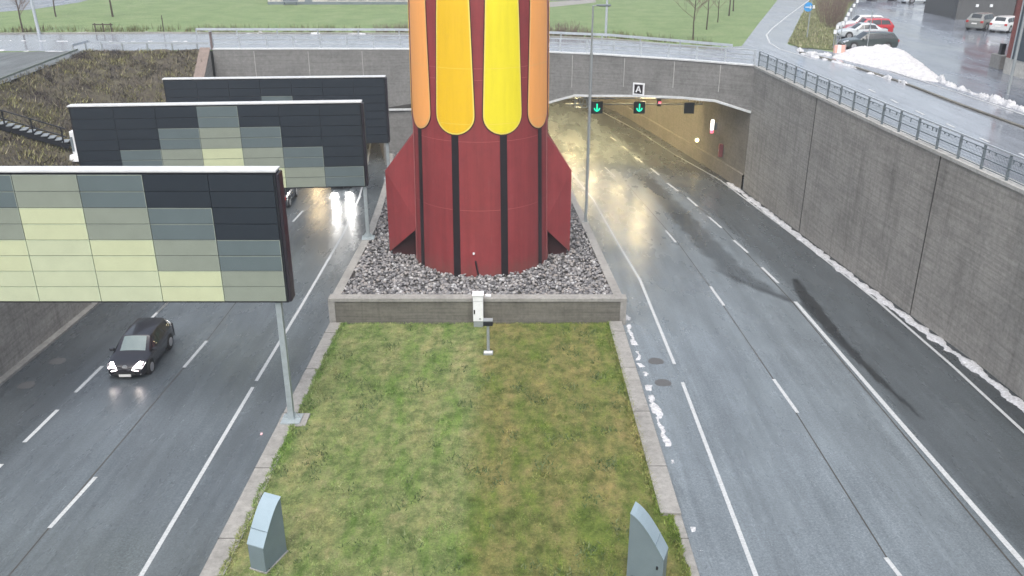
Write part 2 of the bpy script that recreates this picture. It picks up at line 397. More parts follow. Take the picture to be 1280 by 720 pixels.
lot = [G(1045, 66), G(1046, 40), G(1062, 10), G(1072, -3), (52, 150), (75, 150), (75, 90), (60, 50), (40, 0), (38, -40), (36, -40), (33, 0), (31, 30), G(1280, 152), G(1180, 120), G(1120, 104), G(1080, 92), G(1045, 80), G(1000, 66), G(984, 56.5), G(1000, 58)]
sheet('car_park', lot, M['lot'], .012)
sheet('path', [G(0, 66), G(85, 64), G(110, 63.5), G(110, 65), G(100, 69), G(0, 106), (-37, 40), (-37, -60), (-70, -60), (-70, 78)], M['path'], .026)
sheet('gravel_road', [G(0, 15), G(40, 12), G(100, 3), (-62, 140), (-200, 150), (-200, 105)], M['lot'], .01)
sheet('field_path', [G(688, 9), G(745, 3), (12, 132), (4, 126)], M['kerb'], .01)
# verge island between side road and car park
verge = [G(985, 54), G(1001, 22), G(1013, 0), (50, 150), (52, 150), G(1072, -3), G(1061, 10), G(1046, 40), G(1043, 63), G(1000, 60)]
sheet('verge', verge, M['verge'], .05)
smk = MB()
for px in ((1086, 112, 1094, 116), (1114, 125, 1122, 129.5), (1145, 139, 1155, 144), (1183, 155, 1193, 160), (1225, 173, 1236, 178.5), (1274, 192, 1288, 199)):
    strip(smk, G(px[0], px[1]), G(px[2], px[3]), .16, .03)
polyline_strip(smk, [G(1131, 95), G(1160, 104), G(1200, 117), G(1280, 144), (29.8, 30, 0), (31, 0, 0)], .14, .03)
polyline_strip(smk, [G(1012, 0), G(985, 20), G(965, 36), G(958, 44), G(962, 54), G(975, 62), G(1010, 72)], .16, .03)
polyline_strip(smk, [G(1060, 76), G(1095, 83), G(1131, 95)], .12, .03)
tag(smk.build('street_markings', M['mark'], fix=False), kind='structure')
# kerb in the middle of the street
kb = MB(); kp = [G(1000, 66), G(1040, 76), G(1091, 92), G(1130, 105), G(1200, 132), G(1280, 161), (28.2, 30), (29.5, 0)]
for a, b in zip(kp, kp[1:]):
    kb.bar((a[0], a[1], .06), (b[0], b[1], .06), .22, .10)
tag(kb.build('kerb', M['planter']), kind='structure')
# far-side kerb of the street
kb = MB(); kp = [G(x, y) for x, y in ((0, 42.6), (200, 41.6), (500, 42.6), (690, 46.6), (760, 49.6), (850, 57.6), (905, 62))]
for a, b in zip(kp, kp[1:]): kb.bar((a[0], a[1], .06), (b[0], b[1], .06), .3, .13)
tag(kb.build('kerb', M['kerb']), kind='structure')

# ------------------------------------------------------------------ right retaining wall
def bwall(name, tab, ys_, side, z0, ztop, thick, m):
    rows = []
    for y in ys_:
        x = lerp(tab, y); xo = x + side * thick
        zb = z0(y); zt = ztop(y)
        rows.append([(x, y, zb), (x, y, zt), (xo, y, zt), (xo, y, zb)])
    mb = MB(); mb.grid(rows, 0, False, True); mb.add(rows[0] + rows[-1], [(0, 1, 2, 3), (7, 6, 5, 4)])
    return mb
ysR = [-60, -20, 0, 10, 20, 28, 34.9, 41, 47.4, 53, 59.2, 64, 68.45]
mb = bwall('retaining_wall', RWALL, ysR, 1, lambda y: rz(y, -.3), lambda y: 0.0, .5, None)
rw = tag(mb.build('retaining_wall', M['wall']), 'long brown-grey concrete retaining wall right of the road, topped by the dark railing', 'wall')
mb = MB(); rows = []
for y in ysR:
    x = lerp(RWALL, y); rows.append([(x - .07, y, .0), (x - .07, y, .16), (x + .53, y, .16), (x + .53, y, .0)])
mb.grid(rows, 0, False, True); mb.build('coping', concrete('pale_coping', (.42, .42, .40), .2, .1), rw)
for y in (41.3, 56.3, 28.5):
    x = lerp(RWALL, y); mb = MB(); mb.bar((x - .012, y, rz(y)), (x - .012, y, -.02), .04, .05); mb.build('wall_joint', M['dark_joint'], rw)
# low ledge at wall foot
# left retaining wall, rising beside the heath bank up to the bridge
def ltop(y): return lerp([(-60, -2.2), (40, -4.95), (64, -5.9), (77.8, .25)], y)
mb = bwall('retaining_wall', LWALL, [-60, 0, 20, 30, 38, 45, 52, 60, 64], -1, lambda y: rz(y, -.3), ltop, .5, None)
lw = tag(mb.build('retaining_wall', M['wall']), 'low concrete retaining wall left of the road, under the heather bank', 'wall')
mb = MB(); rows = []
for y, xx in ((64, -23.2), (68, -24.3), (72, -25.4), (77.75, -26.2)):
    rows.append([(xx, y, rz(y, -.3)), (xx, y, ltop(y)), (xx - .8, y, ltop(y)), (xx - .8, y, rz(y, -.3))])
mb.grid(rows, 0, False, True); mb.add(rows[0] + rows[-1], [(0, 1, 2, 3), (7, 6, 5, 4)]); w2 = mb.build('wing', M['wall'], lw)
mb = MB(); rows = []
for y, xx in ((64, -23.2), (68, -24.3), (72, -25.4), (77.7, -26.2)):
    rows.append([(xx + .05, y, ltop(y)), (xx + .05, y, ltop(y) + .12), (xx - .85, y, ltop(y) + .12), (xx - .85, y, ltop(y))])
mb.grid(rows, 0, False, True); mb.build('coping', mat('brown_coping', (.19, .15, .13), .8), lw)
mb = MB()
mb.grid([[(lerp(LWALL, y) + .0, y, rz(y)), (lerp(LWALL, y) + .0, y, rz(y, .12)), (lerp(LWALL, y) + .35, y, rz(y, .12)), (lerp(LWALL, y) + .35, y, rz(y))] for y in (0, 20, 40, 60, 76)], 0, False)
tag(mb.build('kerb', M['kerb']), kind='structure')

# heather bank
def bank_z(x, y):
    cx = lerp([(-60, -35.5), (60, -35.6), (74, -36.6), (78, -37)], y)
    wx = lerp(LWALL, y) - .45 if y < 64 else lerp([(64, -24), (77.8, -27)], y)
    k = max(0, min(1, (wx - x) / (wx - cx)))
    zl = ltop(y) - .1; return zl + (0.0 - zl) * k
rows = []
for y in np.arange(-60, 78.1, 1.0):
    y = min(y, 77.75)
    cx = lerp([(-60, -35.5), (60, -35.6), (74, -36.6), (78, -37)], y) - .3
    wx = lerp(LWALL, y) - .45 if y < 64 else lerp([(64, -24), (77.8, -27)], y)
    r = []
    for k in range(25):
        x = wx + (cx - wx) * k / 24; r.append((x, y, bank_z(x, y) + (random.uniform(-.08, .12) if 0 < k < 24 else .0)))
    rows.append(r)
mb = MB(); mb.grid(rows); tag(mb.build('embankment', M['bank'], fix=False), kind='structure')

# ------------------------------------------------------------------ bridge over both tunnel mouths
SOFR = [(3.0, -4.15), (3.46, -3.98), (5.35, -3.34), (6.86, -3.28), (10.64, -2.98), (13.76, -2.83), (16.23, -2.81), (18.75, -3.4)]
SOFL = [(-26.0, -5.6), (-24.0, -4.6), (-13.5, -4.3), (-11.13, -5.07), (-10.6, -5.07)]
def face_bottom(X):
    if X > 3.0: return lerp(SOFR, X)
    if X < -11.6: return lerp(SOFL, X)
    return rz(78, -.5)
mb = MB(); top = []; bot = []
Xs = sorted(set([round(x, 2) for x in np.arange(-26, 18.6, .5)] + [x for x, _ in SOFR] + [x for x, _ in FACE] + [-11.6, -11.601, 3.001, 18.75, -13.5, -24]))
fr = []
for X in Xs:
    y = face_y(X); fr.append([(X, y, face_bottom(X)), (X, y, .12), (X, y + .7, .12), (X, y + .7, face_bottom(X))])
mb.grid(fr, 0, False, True); mb.add(fr[0] + fr[-1], [(0, 1, 2, 3), (7, 6, 5, 4)])
br = tag(mb.build('bridge_wall', M['bridge_concrete'], fix=False), 'curved grey concrete bridge wall over both tunnel mouths, behind the rocket', 'bridge')
bpy.context.view_layer.update()
bm = bmesh.new(); bm.from_mesh(br.data); bmesh.ops.recalc_face_normals(bm, faces=bm.faces); bm.to_mesh(br.data); bm.free()
lip = MB()
pts = [(X, face_y(X) - .05, z) for X, z in [(3.0, -4.15)] + SOFR[1:]]
for a, b in zip(pts, pts[1:]): lip.bar(a, b, .12, .17)
lip.build('drip_edge', M['cap'], br)
lip = MB(); pts = [(X, 77.7, z) for X, z in [(-25, -5.1), (-24.0, -4.6), (-13.5, -4.3), (-11.6, -5.07), (-7.5, -5.0)]]
for a, b in zip(pts, pts[1:]): lip.bar(a, b, .14, .17)
lip.build('drip_edge', M['cap'], br)
c_ = MB()
for (x0, y0), (x1, y1) in zip(FACE, FACE[1:]): c_.bar((x0, y0 + .28, .17), (x1, y1 + .28, .17), .62, .1)
c_.build('coping', M['cap'], br)
for X in (-22.45, -17.75, -13.05, -8.3, -3.6, 1.1, 5.1, 9.3, 13.1, 16.4):
    y = face_y(X); zb = face_bottom(X) if face_bottom(X) > -6 else -5
    j = MB(); j.bar((X, y - .01, zb + .75), (X, y - .01, .0), .06, .03, up=(0, 1, 0)); j.build('wall_joint', M['joint'], br)
# flat dark triangle over the median pier, coloured for the shade of a hollow
j = MB(); j.prism([(-11.5, 77.72, -4.95), (-7.5, 77.72, -4.9), (-7.5, 77.72, -4.3)], (0, .05, 0)); j.build('recess_shade', M['dark_joint'], br)

# tunnels
def tunnel(name, label, wall_tab, kerb_tab, y0w, y0k, y1, side, zc, mlit):
    root = empty(name, (lerp(kerb_tab, 80), 80, rz(80)), label, 'tunnel')
    ysT = [y0w + (y1 - y0w) * k / 16 for k in range(17)]
    off = Vector(root.location)
    def loc(p): return tuple(Vector(p) - off)
    mb = MB(); rows = []; rows2 = []; rows3 = []
    for y in ysT:
        x = lerp(wall_tab, y); s = side
        rows.append([loc((x, y, rz(y, 1.25))), loc((x, y, zc(y))), loc((x + s * .4, y, zc(y))), loc((x + s * .4, y, rz(y, 1.25)))])
        rows2.append([loc((x - s * .12, y, rz(y, -.2))), loc((x - s * .12, y, rz(y, 1.2))), loc((x, y, rz(y, 1.27))), loc((x + s * .4, y, rz(y, 1.27)))])
    mb.grid(rows, 0, False, True); mb.build('side_wall', mlit, root)
    mb = MB(); mb.grid(rows2, 0, False); mb.build('crash_barrier', M['tunnel'], root)
    mb = MB()
    for k in range(17):
        y = y0k + (y1 - y0k) * k / 16; x = lerp(kerb_tab, y)
        rows3.append([loc((x, y, rz(y, -.2))), loc((x, y, zc(y))), loc((x - side * .4, y, zc(y))), loc((x - side * .4, y, rz(y, -.2)))])
    mb.grid(rows3, 0, False, True); mb.build('side_wall', mlit, root)
    return root, loc, off
zcR = lambda y: -2.75 - .046 * (y - 71)
tr, locR, offR = tunnel('tunnel', 'lit tunnel bore under the bridge right of the rocket', RWALL, RK, 68.5, 76.2, 148, 1, zcR, M['tunnel'])
zcL = lambda y: -4.2 - .046 * (y - 78)
tl, locL, offL = tunnel('tunnel', 'lit tunnel bore behind the panelled gantry boards left of the rocket', LWALL, LK, 78.3, 78.3, 138, -1, zcL, M['tunnel'])
mb = MB(); rows = []
for y in [69.2, 72, 74, 76, 78, 84, 92, 100, 110, 120, 130, 148]:
    rows.append([])
    xa, xb = lerp(RK, y) - .5, lerp(RWALL, y) + .5
    if y < 78:
        # the mouth is skewed: start the soffit behind the curved face
        cand = [X for X in np.arange(3, 18.8, .25) if face_y(X) + .68 < y]
        xa = min(cand) if cand else 18.2
    for k in range(9): rows[-1].append(locR((xa + (xb - xa) * k / 8, y, zcR(y))))
rows2 = [[(p[0], p[1], p[2] + .3) for p in r] for r in rows]
mb.grid(rows, 0, False); mb.grid(rows2, 0, False); mb.build('ceiling', M['tunnel'], tr)
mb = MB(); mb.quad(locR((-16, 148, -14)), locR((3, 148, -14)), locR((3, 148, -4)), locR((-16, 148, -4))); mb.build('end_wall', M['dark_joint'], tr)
mb = MB(); rows = [[locL((lerp(LWALL, y) - .5, y, zcL(y))), locL((lerp(LK, y) + .5, y, zcL(y)))] for y in (78.3, 90, 100, 110, 120, 138)]
mb.grid(rows, 0, False); mb.build('ceiling', M['tunnel'], tl)
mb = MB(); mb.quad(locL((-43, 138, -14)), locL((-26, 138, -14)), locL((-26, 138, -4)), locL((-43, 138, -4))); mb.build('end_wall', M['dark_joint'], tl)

# tunnel lamps (real luminaires: housing + glowing lens + area light)
def tunnel_lamp(x, y, zc, label, power, bright, size=1.2, colr=(1.0, .74, .40), group='lamps in a row under the tunnel ceiling'):
    t = empty('tunnel_lamp', (x, y, zc - .05), label, 'lamp', group)
    MB().box(-.22, .22, -size / 2, size / 2, -.16, .03).build('housing', M['pole'], t)
    MB().box(-.17, .17, -size / 2 + .06, size / 2 - .06, -.19, -.162).build('lens', bright, t)
    L = bpy.data.lights.new('lamp_light', 'AREA'); L.shape = 'RECTANGLE'; L.size = .34; L.size_y = size; L.energy = power; L.color = colr
    lo = bpy.data.objects.new('lamp_light', L); lo.location = (0, 0, -.2); lo.parent = t; col.objects.link(lo)
    return t
for k, (y, x) in enumerate(((80, 12.3), (87, 10.8), (95, 9.0), (104, 7.2), (113, 5.4), (124, 2.2), (136, -2.0))):
    tunnel_lamp(x, y, zcR(y), 'warm tunnel lamp in the centre ceiling row of the right tunnel', 90 if k < 4 else 70, M['lamp_near'] if k < 4 else M['lamp_lit'])
for k, (y, x) in enumerate(((82, 6.0), (88, 5.2), (95, 4.2), (104, 2.6), (113, 1.0))):
    tunnel_lamp(x, y, zcR(y), 'warm tunnel lamp in the left-hand ceiling row of the right tunnel', 110, M['lamp_near'])
emit_left = emit('dim_tunnel_lamp_glow', (1.0, .74, .38), 18.0)
for y in (81, 87, 95, 104, 114):
    xk = lerp(LK, y); tunnel_lamp(xk - 6.5, y, zcL(y), 'warm tunnel lamp in the ceiling row of the left tunnel', 110, emit_left)

# ------------------------------------------------------------------ signals and signs at the right tunnel mouth
def signal(x, y, z, kind, label):
    t = empty('lane_signal', (x, y, z), label, 'signal', 'lane signals hanging in the right tunnel mouth')
    hs_ = {'arrow': .52, 'off': .46, 'red': .4}[kind]
    MB().box(-hs_, hs_, 0, .3, -hs_ - .02, hs_ + .02).build('housing', M['board_frame'] if kind != 'off' else M['clad'], t, bevel=.02)
    MB().bar((0, .15, .55), (0, .15, .55 + max(.2, -2.95 - z - .55)), .07).build('hanger', M['pole'], t)
    if kind == 'arrow':
        a = MB(); a.box(-.05, .05, -.02, -.005, -.1, .36)
        pts = [(-.24, -.01, -.04), (-.18, -.01, -.2), (0, -.01, -.32), (.18, -.01, -.2), (.24, -.01, -.04)]
        for p, q in zip(pts, pts[1:]): a.bar(p, q, .1, .03, up=(0, 1, 0))
        a.bar((0, -.01, .0), (0, -.01, -.3), .1, .03, up=(0, 1, 0))
        a.build('green_arrow', M['green_lit'], t)
    elif kind == 'red':
        a = MB(); a.bar((-.25, -.01, -.02), (.25, -.01, -.02), .2, .03, up=(0, 1, 0)); a.build('red_bar', M['red_lit'], t)
    return t
signal(7.67, 78.8, -5.1, 'arrow', 'lane signal with lit green down arrow, just right of the lamp pole')
signal(11.5, 78.8, -5.1, 'arrow', 'lane signal with lit green down arrow, below the letter A sign')
p = YY(826, 128, 92); signal(p[0], 92, p[2], 'red', 'small lane signal with dim red bar, deeper in the right tunnel')
signal(16.0, 78.8, -5.15, 'off', 'unlit dark lane signal box nearest the right tunnel wall')
t = empty('signal_gantry', (11, 79.2, -4.6), 'pale steel gantry beam carrying the lane signals in the right tunnel mouth', 'gantry')
b = MB(); b.bar((-6.2, 0, .25), (6.3, 0, .25), .09); b.bar((-6.2, 0, -.25), (6.3, 0, -.25), .09); b.build('beam', M['pole'], t)
b = MB()
for k in range(4):
    b.bar((-5.3 + k * .3, 0, .45 if k % 2 else -.5), (-5.0 + k * .3, 0, -.5 if k % 2 else .45), .07)
b.bar((-5.3, 0, -.55), (-5.3, 0, .5), .09); b.bar((-4.2, 0, -.55), (-4.2, 0, .5), .09); b.bar((-5.3, 0, -.55), (-4.2, 0, -.55), .07); b.build('lattice', M['rail_light'], t)
b = MB()
for k in range(4): b.bar((5.6 + k * .25, .2, .3 if k % 2 else -.35), (5.85 + k * .25, .2, -.35 if k % 2 else .3), .05)
b.build('lattice', M['pole'], t)

t = empty('letter_sign', (10.49, face_y(10.49) - .12, -2.41), 'small square sign with white letter A on black, on the bridge wall', 'sign')
ang = math.atan2(71.1 - 74.6, 14.5 - 7.2); t.rotation_euler = (0, 0, ang)
MB().box(-.5, .5, -.02, .05, -.5, .5).build('plate', M['white'], t, bevel=.01)
MB().box(-.36, .36, -.035, -.022, -.38, .38).build('black_field', M['black'], t)
a = MB(); a.bar((-.2, -.045, -.26), (0, -.045, .26), .1, .015, up=(0, 1, 0)); a.bar((.2, -.045, -.26), (0, -.045, .26), .1, .015, up=(0, 1, 0)); a.bar((-.12, -.047, -.08), (.12, -.047, -.08), .08, .015, up=(0, 1, 0))
a.build('letter', M['white'], t)

xw = lerp(RWALL, 76)
t = empty('emergency_light_box', (xw - .35, 75.7, -6.1), 'lit white and red emergency box on the right tunnel wall', 'sign')
MB().box(-.1, .16, -.12, .12, -.62, .62).build('housing', M['pole'], t, bevel=.02)
MB().box(-.16, .12, -.14, -.122, -.3, .58).build('white_panel', M['white_lit'], t)
MB().box(-.16, .12, -.14, -.122, -.58, -.32).build('red_panel', M['red_lit'], t)
MB().box(.16, .4, -.05, .05, -.3, .3).build('bracket', M['pole'], t)
t = empty('wall_lamp', (lerp(RWALL, 79.5) - .3, 79.5, -8.2), 'round yellow lamp low on the right tunnel wall', 'lamp')
MB().tube((0, -.12, 0), (0, .12, 0), .24, n=20).build('housing', M['pole'], t)
MB().tube((0, -.15, 0), (0, -.125, 0), .17, n=20).build('lens', M['warm_lit'], t)
MB().box(0, .32, -.06, .06, -.06, .06).build('bracket', M['pole'], t)
t = empty('extinguisher_cabinet', (lerp(RWALL, 73.9) - .15, 73.9, -7.8), 'narrow red cabinet at the mouth of the right tunnel', 'cabinet')
MB().box(-.15, .2, -.2, .2, -.55, .55).build('case', mat('cabinet_red', (.25, .08, .08), .5), t, bevel=.02)
MB().box(-.165, -.152, -.05, .05, -.1, .1).build('handle', M['pole'], t)

# ------------------------------------------------------------------ median: lawn, kerbs, planter, gravel
PZ = 1.4
mb = MB(); rows = []
for y in np.arange(5, 40.2, .4):
    a, b = lerp(LK, y) + .35, lerp(RK, y) - .3
    rows.append([(a + (b - a) * k / 36, y, rz(y, .13) + (random.uniform(-.03, .03) if 0 < k < 36 else 0)) for k in range(37)])
mb.grid(rows); lawn = tag(mb.build('lawn', M['lawn'], fix=False), kind='structure')
def kerb(tab, y0, y1, wi, side, h):
    mb = MB(); rows = []
    n = max(2, int((y1 - y0) / 2))
    for k in range(n + 1):
        y = y0 + (y1 - y0) * k / n; x = lerp(tab, y)
        rows.append([(x, y, rz(y, -.05)), (x, y, rz(y, h - .02)), (x + side * .02, y, rz(y, h)), (x + side * wi, y, rz(y, h)), (x + side * wi, y, rz(y, -.05))])
    mb.grid(rows, 0, False); mb.add(rows[0] + rows[-1], [(0, 1, 2, 3, 4), (9, 8, 7, 6, 5)])
    return mb
mb = kerb(LK, -20, 27.2, .72, 1, .16); mb2 = kerb(LK, 27.215, 39.9, .6, 1, .16)
mb.v, mb.f = mb.v, mb.f; mb.add(mb2.v, mb2.f)
tag(mb.build('kerb', M['kerb']), kind='structure')
mb = kerb(RK, 23.45, 39.9, .68, -1, .24); mb2 = kerb(RK, 0, 23.43, .36, -1, .16); mb.add(mb2.v, mb2.f)
tag(mb.build('kerb', M['kerb']), kind='structure')

kj = MB()
for y in np.arange(14, 39, 4.1):
    x = lerp(LK, y); kj.box(x - .004, x + .68, y - .012, y + .012, rz(y, -.02), rz(y, .168 + .0))
    x = lerp(RK, y); kj.box(x - (.66 if y > 23.4 else .34), x + .004, y - .012, y + .012, rz(y, -.02), rz(y, .248 if y > 23.4 else .168))
tag(kj.build('kerb_joints', M['dark_joint']), kind='structure')
PL, PR = -9.1, 5.62
def pxl(y): return lerp([(40, -9.1), (52, -9.1), (60, -9.5), (70, -10.2), (77, -11.2)], y)
def pxr(y): return lerp([(40, 5.6), (45, 5.35), (53.6, 4.95), (62, 4.5), (70, 3.9), (76.5, 3.2)], y)
root = empty('planter', (-1.7, 40, rz(40)), 'raised concrete planter filled with grey stones under the rocket', 'planter')
def pl(p): return (p[0] + 1.7, p[1] - 40, p[2] - rz(40))
mb = MB(); mb.box(-7.45, 7.38, .0, .42, -.1, PZ - .13); mb.build('front_wall', M['planter'], root)
mb = MB(); mb.box(-7.5, 7.45, -.05, .5, PZ - .128, PZ + .06); mb.build('coping', M['kerb'], root, bevel=.015)
for xa_, xb_ in ((-7.52, -7.2), (7.14, 7.45)): MB().box(xa_, xb_, -.04, .46, -.1, PZ - .13).build('corner_pier', M['kerb'], root)
for fn, s in ((pxl, 1), (pxr, -1)):
    rows = []
    for y in (40.45, 46, 52, 58, 64, 70, 76):
        x = fn(y); rows.append([pl((x, y, rz(y, -.1))), pl((x, y, rz(y, PZ + .05))), pl((x + s * .45, y, rz(y, PZ + .05))), pl((x + s * .45, y, rz(y, 0)))])
    mb = MB(); mb.grid(rows, 0, False); mb.build('side_wall', M['kerb'], root)
rows = []
for y in np.arange(40.4, 77.1, 1.5): rows.append([(pxl(y) + .4, y, rz(y, PZ - .12)), (pxr(y) - .4, y, rz(y, PZ - .12))])
mb = MB(); mb.grid(rows, 0, False); tag(mb.build('gravel_bed', M['bed'], fix=False), kind='structure')

# loose stones: thousands of uneven pebbles
def stones(name, n, region, size, m, zf):
    bm = bmesh.new(); bmesh.ops.create_icosphere(bm, subdivisions=1, radius=1)
    V = np.array([v.co[:] for v in bm.verts]); F = np.array([[v.index for v in f.verts] for f in bm.faces]); bm.free()
    nv, nf = len(V), len(F)
    pos = region(n); n = len(pos)
    S = (rng.uniform(.5, 1.3, (n, 1, 3)) * size * rng.uniform(.6, 1.25, (n, 1, 1))); S[:, :, 2] *= .75
    J = V[None] * (1 + rng.uniform(-.28, .28, (n, nv, 1))) * S
    a = rng.uniform(0, 2 * PI, n); b = rng.uniform(-.6, .6, n)
    ca, sa, cb, sb = np.cos(a)[:, None], np.sin(a)[:, None], np.cos(b)[:, None], np.sin(b)[:, None]
    y1 = J[..., 1] * cb - J[..., 2] * sb; z1 = J[..., 1] * sb + J[..., 2] * cb
    X = J[..., 0] * ca - y1 * sa; Y = J[..., 0] * sa + y1 * ca
    P = np.stack([X, Y, z1], -1) + pos[:, None, :]
    P = P.reshape(-1, 3); FF = (F[None] + (np.arange(n) * nv)[:, None, None]).reshape(-1, 3)
    me = bpy.data.meshes.new(name); me.vertices.add(len(P)); me.vertices.foreach_set('co', P.ravel().astype(np.float32))
    me.loops.add(len(FF) * 3); me.loops.foreach_set('vertex_index', FF.ravel().astype(np.int32))
    me.polygons.add(len(FF)); me.polygons.foreach_set('loop_start', (np.arange(len(FF)) * 3).astype(np.int32))
    me.polygons.foreach_set('loop_total', np.full(len(FF), 3, np.int32))
    me.update(calc_edges=True); me.validate(); me.materials.append(m)
    o = bpy.data.objects.new(name, me); col.objects.link(o); return o
def reg(n):
    y = 40.5 + 36 * rng.random(n) ** 1.35; u = rng.random(n)
    a = np.array([pxl(v) + .45 for v in y]); b = np.array([pxr(v) - .45 for v in y])
    x = a + (b - a) * u; keep = (x + 1.7) ** 2 + (y - 47.35) ** 2 > 3.3 ** 2
    z = RA + RB * y + PZ - .06 + rng.uniform(-.05, .09, n)
    return np.stack([x, y, z], 1)[keep]
M['stones'] = island_mat('quarry_stones', [(0, (.08, .08, .085)), (.3, (.17, .17, .178)), (.6, (.235, .232, .235)), (.8, (.27, .25, .235)), (1, (.42, .43, .44))], .75)
tag(stones('gravel', 17000, reg, .10, M['stones'], None), 'grey quarry stones filling the raised planter round the rocket', 'gravel', kind='stuff')

def lawn_mat(name, stops, isl):
    m, nt, b = new_mat(name)
    if isl:
        g = N(nt, 'ShaderNodeNewGeometry'); c = ramp(nt, g.outputs['Random Per Island'], stops)
    else:
        c = ramp(nt, noise(nt, (1, 1, 1), 1.3, 8, .75), stops)
        c = mixc(nt, 'MULTIPLY', .8, c, ramp(nt, noise(nt, (1, 1, 1), 16, 5, .8), [(.3, (.5,) * 3), (.7, (1.4,) * 3)]))
    # fresh green / moss / dead thatch patches, drawn out lengthwise by mowing
    p1 = ramp(nt, noise(nt, (1.1, .32, 1), .9, 6, .7), [(.36, (.74, .95, .62)), (.5, (1, 1, 1)), (.64, (1.32, 1.12, 1.25))])
    p2 = ramp(nt, noise(nt, (1, .7, 1), 2.6, 5, .7), [(.36, (.62, .68, .62)), (.52, (1, 1, 1)), (.68, (1.22, 1.22, 1.12))])
    c = mixc(nt, 'MULTIPLY', 1.0, mixc(nt, 'MULTIPLY', 1.0, c, p1), p2)
    geo = N(nt, 'ShaderNodeNewGeometry'); sx = N(nt, 'ShaderNodeSeparateXYZ'); nt.links.new(geo.outputs['Position'], sx.inputs[0])
    wob = noise(nt, (1, 1, 1), 1.5, 3); ad = N(nt, 'ShaderNodeMath', operation='MULTIPLY_ADD'); nt.links.new(wob, ad.inputs[0]); ad.inputs[1].default_value = .9
    nt.links.new(sx.outputs['X'], ad.inputs[2])
    mr = N(nt, 'ShaderNodeMapRange'); mr.inputs['From Min'].default_value = -1.35; mr.inputs['From Max'].default_value = -.6; nt.links.new(ad.outputs[0], mr.inputs['Value'])
    half = mixc(nt, 'MIX', mr.outputs['Result'], (.90, .99, .84), (.80, .77, .56))
    c = mixc(nt, 'MULTIPLY', 1.0, c, half)
    nt.links.new(c, b.inputs['Base Color']); b.inputs['Roughness'].default_value = .95; b.inputs['Specular IOR Level'].default_value = .2
    if not isl: bump(nt, b, noise(nt, (1, 1, 1), 14, 6, .8), .8, .08)
    return m
def blades(name, pos, h0, h1, w, lean, m, label=None, cat=None, kind='stuff'):
    n = len(pos); h = rng.uniform(h0, h1, n); a = rng.uniform(0, 2 * PI, n); la = rng.uniform(0, 2 * PI, n); ll = rng.uniform(0, lean, n) * h
    d = np.stack([np.cos(a), np.sin(a), np.zeros(n)], 1) * (w * rng.uniform(.5, 1.2, n))[:, None]
    tip = pos + np.stack([np.cos(la) * ll, np.sin(la) * ll, h], 1)
    P = np.stack([pos - d, pos + d, tip], 1).reshape(-1, 3)
    me = bpy.data.meshes.new(name); me.vertices.add(3 * n); me.vertices.foreach_set('co', P.ravel().astype(np.float32))
    me.loops.add(3 * n); me.loops.foreach_set('vertex_index', np.arange(3 * n, dtype=np.int32))
    me.polygons.add(n); me.polygons.foreach_set('loop_start', (np.arange(n) * 3).astype(np.int32)); me.polygons.foreach_set('loop_total', np.full(n, 3, np.int32))
    me.update(calc_edges=True); me.materials.append(m)
    o = bpy.data.objects.new(name, me); col.objects.link(o); tag(o, label, cat, kind=kind); return o
n = 230000
y = 15 + 25 * rng.random(n) ** .8; a = np.array([-8.5]); u = rng.random(n)
x = -8.55 + 13.75 * u
x = np.where(y < 23.3, -8.55 + 14.05 * u, x)
clump = np.sin(x * 3.1 + np.sin(y * 2.3) * 2) * np.cos(y * 2.7 + np.sin(x * 1.9) * 2)
keep = rng.random(n) < .62 + .38 * clump
pos = np.stack([x, y, RA + RB * y + .10], 1)[keep]
lawn.data.materials[0] = lawn_mat('mossy_lawn_thatch', [(.3, (.10, .12, .05)), (.5, (.20, .22, .10)), (.7, (.28, .26, .15))], False)
M['blades'] = lawn_mat('mossy_grass', [(0, (.13, .17, .07)), (.35, (.20, .25, .10)), (.7, (.25, .29, .13)), (1, (.36, .36, .22))], True)
blades('grass', pos, .02, .085, .022, 1.8, M['blades'], 'patchy mossy grass on the median between the carriageways', 'grass')
# grass creeping over the kerbs
n = 16000; y = 15 + 24.8 * rng.random(n); lf = rng.random(n) < .5
kx = np.array([lerp(LK, v) + .62 if a else lerp(RK, v) - (.66 if v > 23.4 else .34) for v, a in zip(y, lf)])
x = kx + np.where(lf, 1, -1) * (np.abs(rng.normal(0, .12, n)) - .05 - .05 * np.sin(y * 2.3) * np.sin(y * 5.1))
blades('grass_fringe', np.stack([x, y, RA + RB * y + np.where(lf, .13, .17)], 1), .04, .13, .025, 1.6, M['blades'], 'ragged fringe of grass creeping over both median kerbs', 'grass')
# coarse weeds in the lawn
n = 3500; cx = rng.uniform(-8.3, 5, 90); cy = rng.uniform(17, 39.5, 90); k = rng.integers(0, 90, n)
pos = np.stack([np.clip(cx[k] + rng.normal(0, .22, n), -8.5, 5.1), np.clip(cy[k] + rng.normal(0, .25, n), 15, 39.8), np.zeros(n)], 1); pos[:, 2] = RA + RB * pos[:, 1] + .11
M['weeds'] = island_mat('weeds', [(0, (.04, .075, .03)), (.5, (.08, .12, .045)), (1, (.16, .19, .09))], .9)
blades('weeds', pos, .06, .2, .03, 1.6, M['weeds'], 'clumps of dark weeds scattered in the median grass', 'weeds')

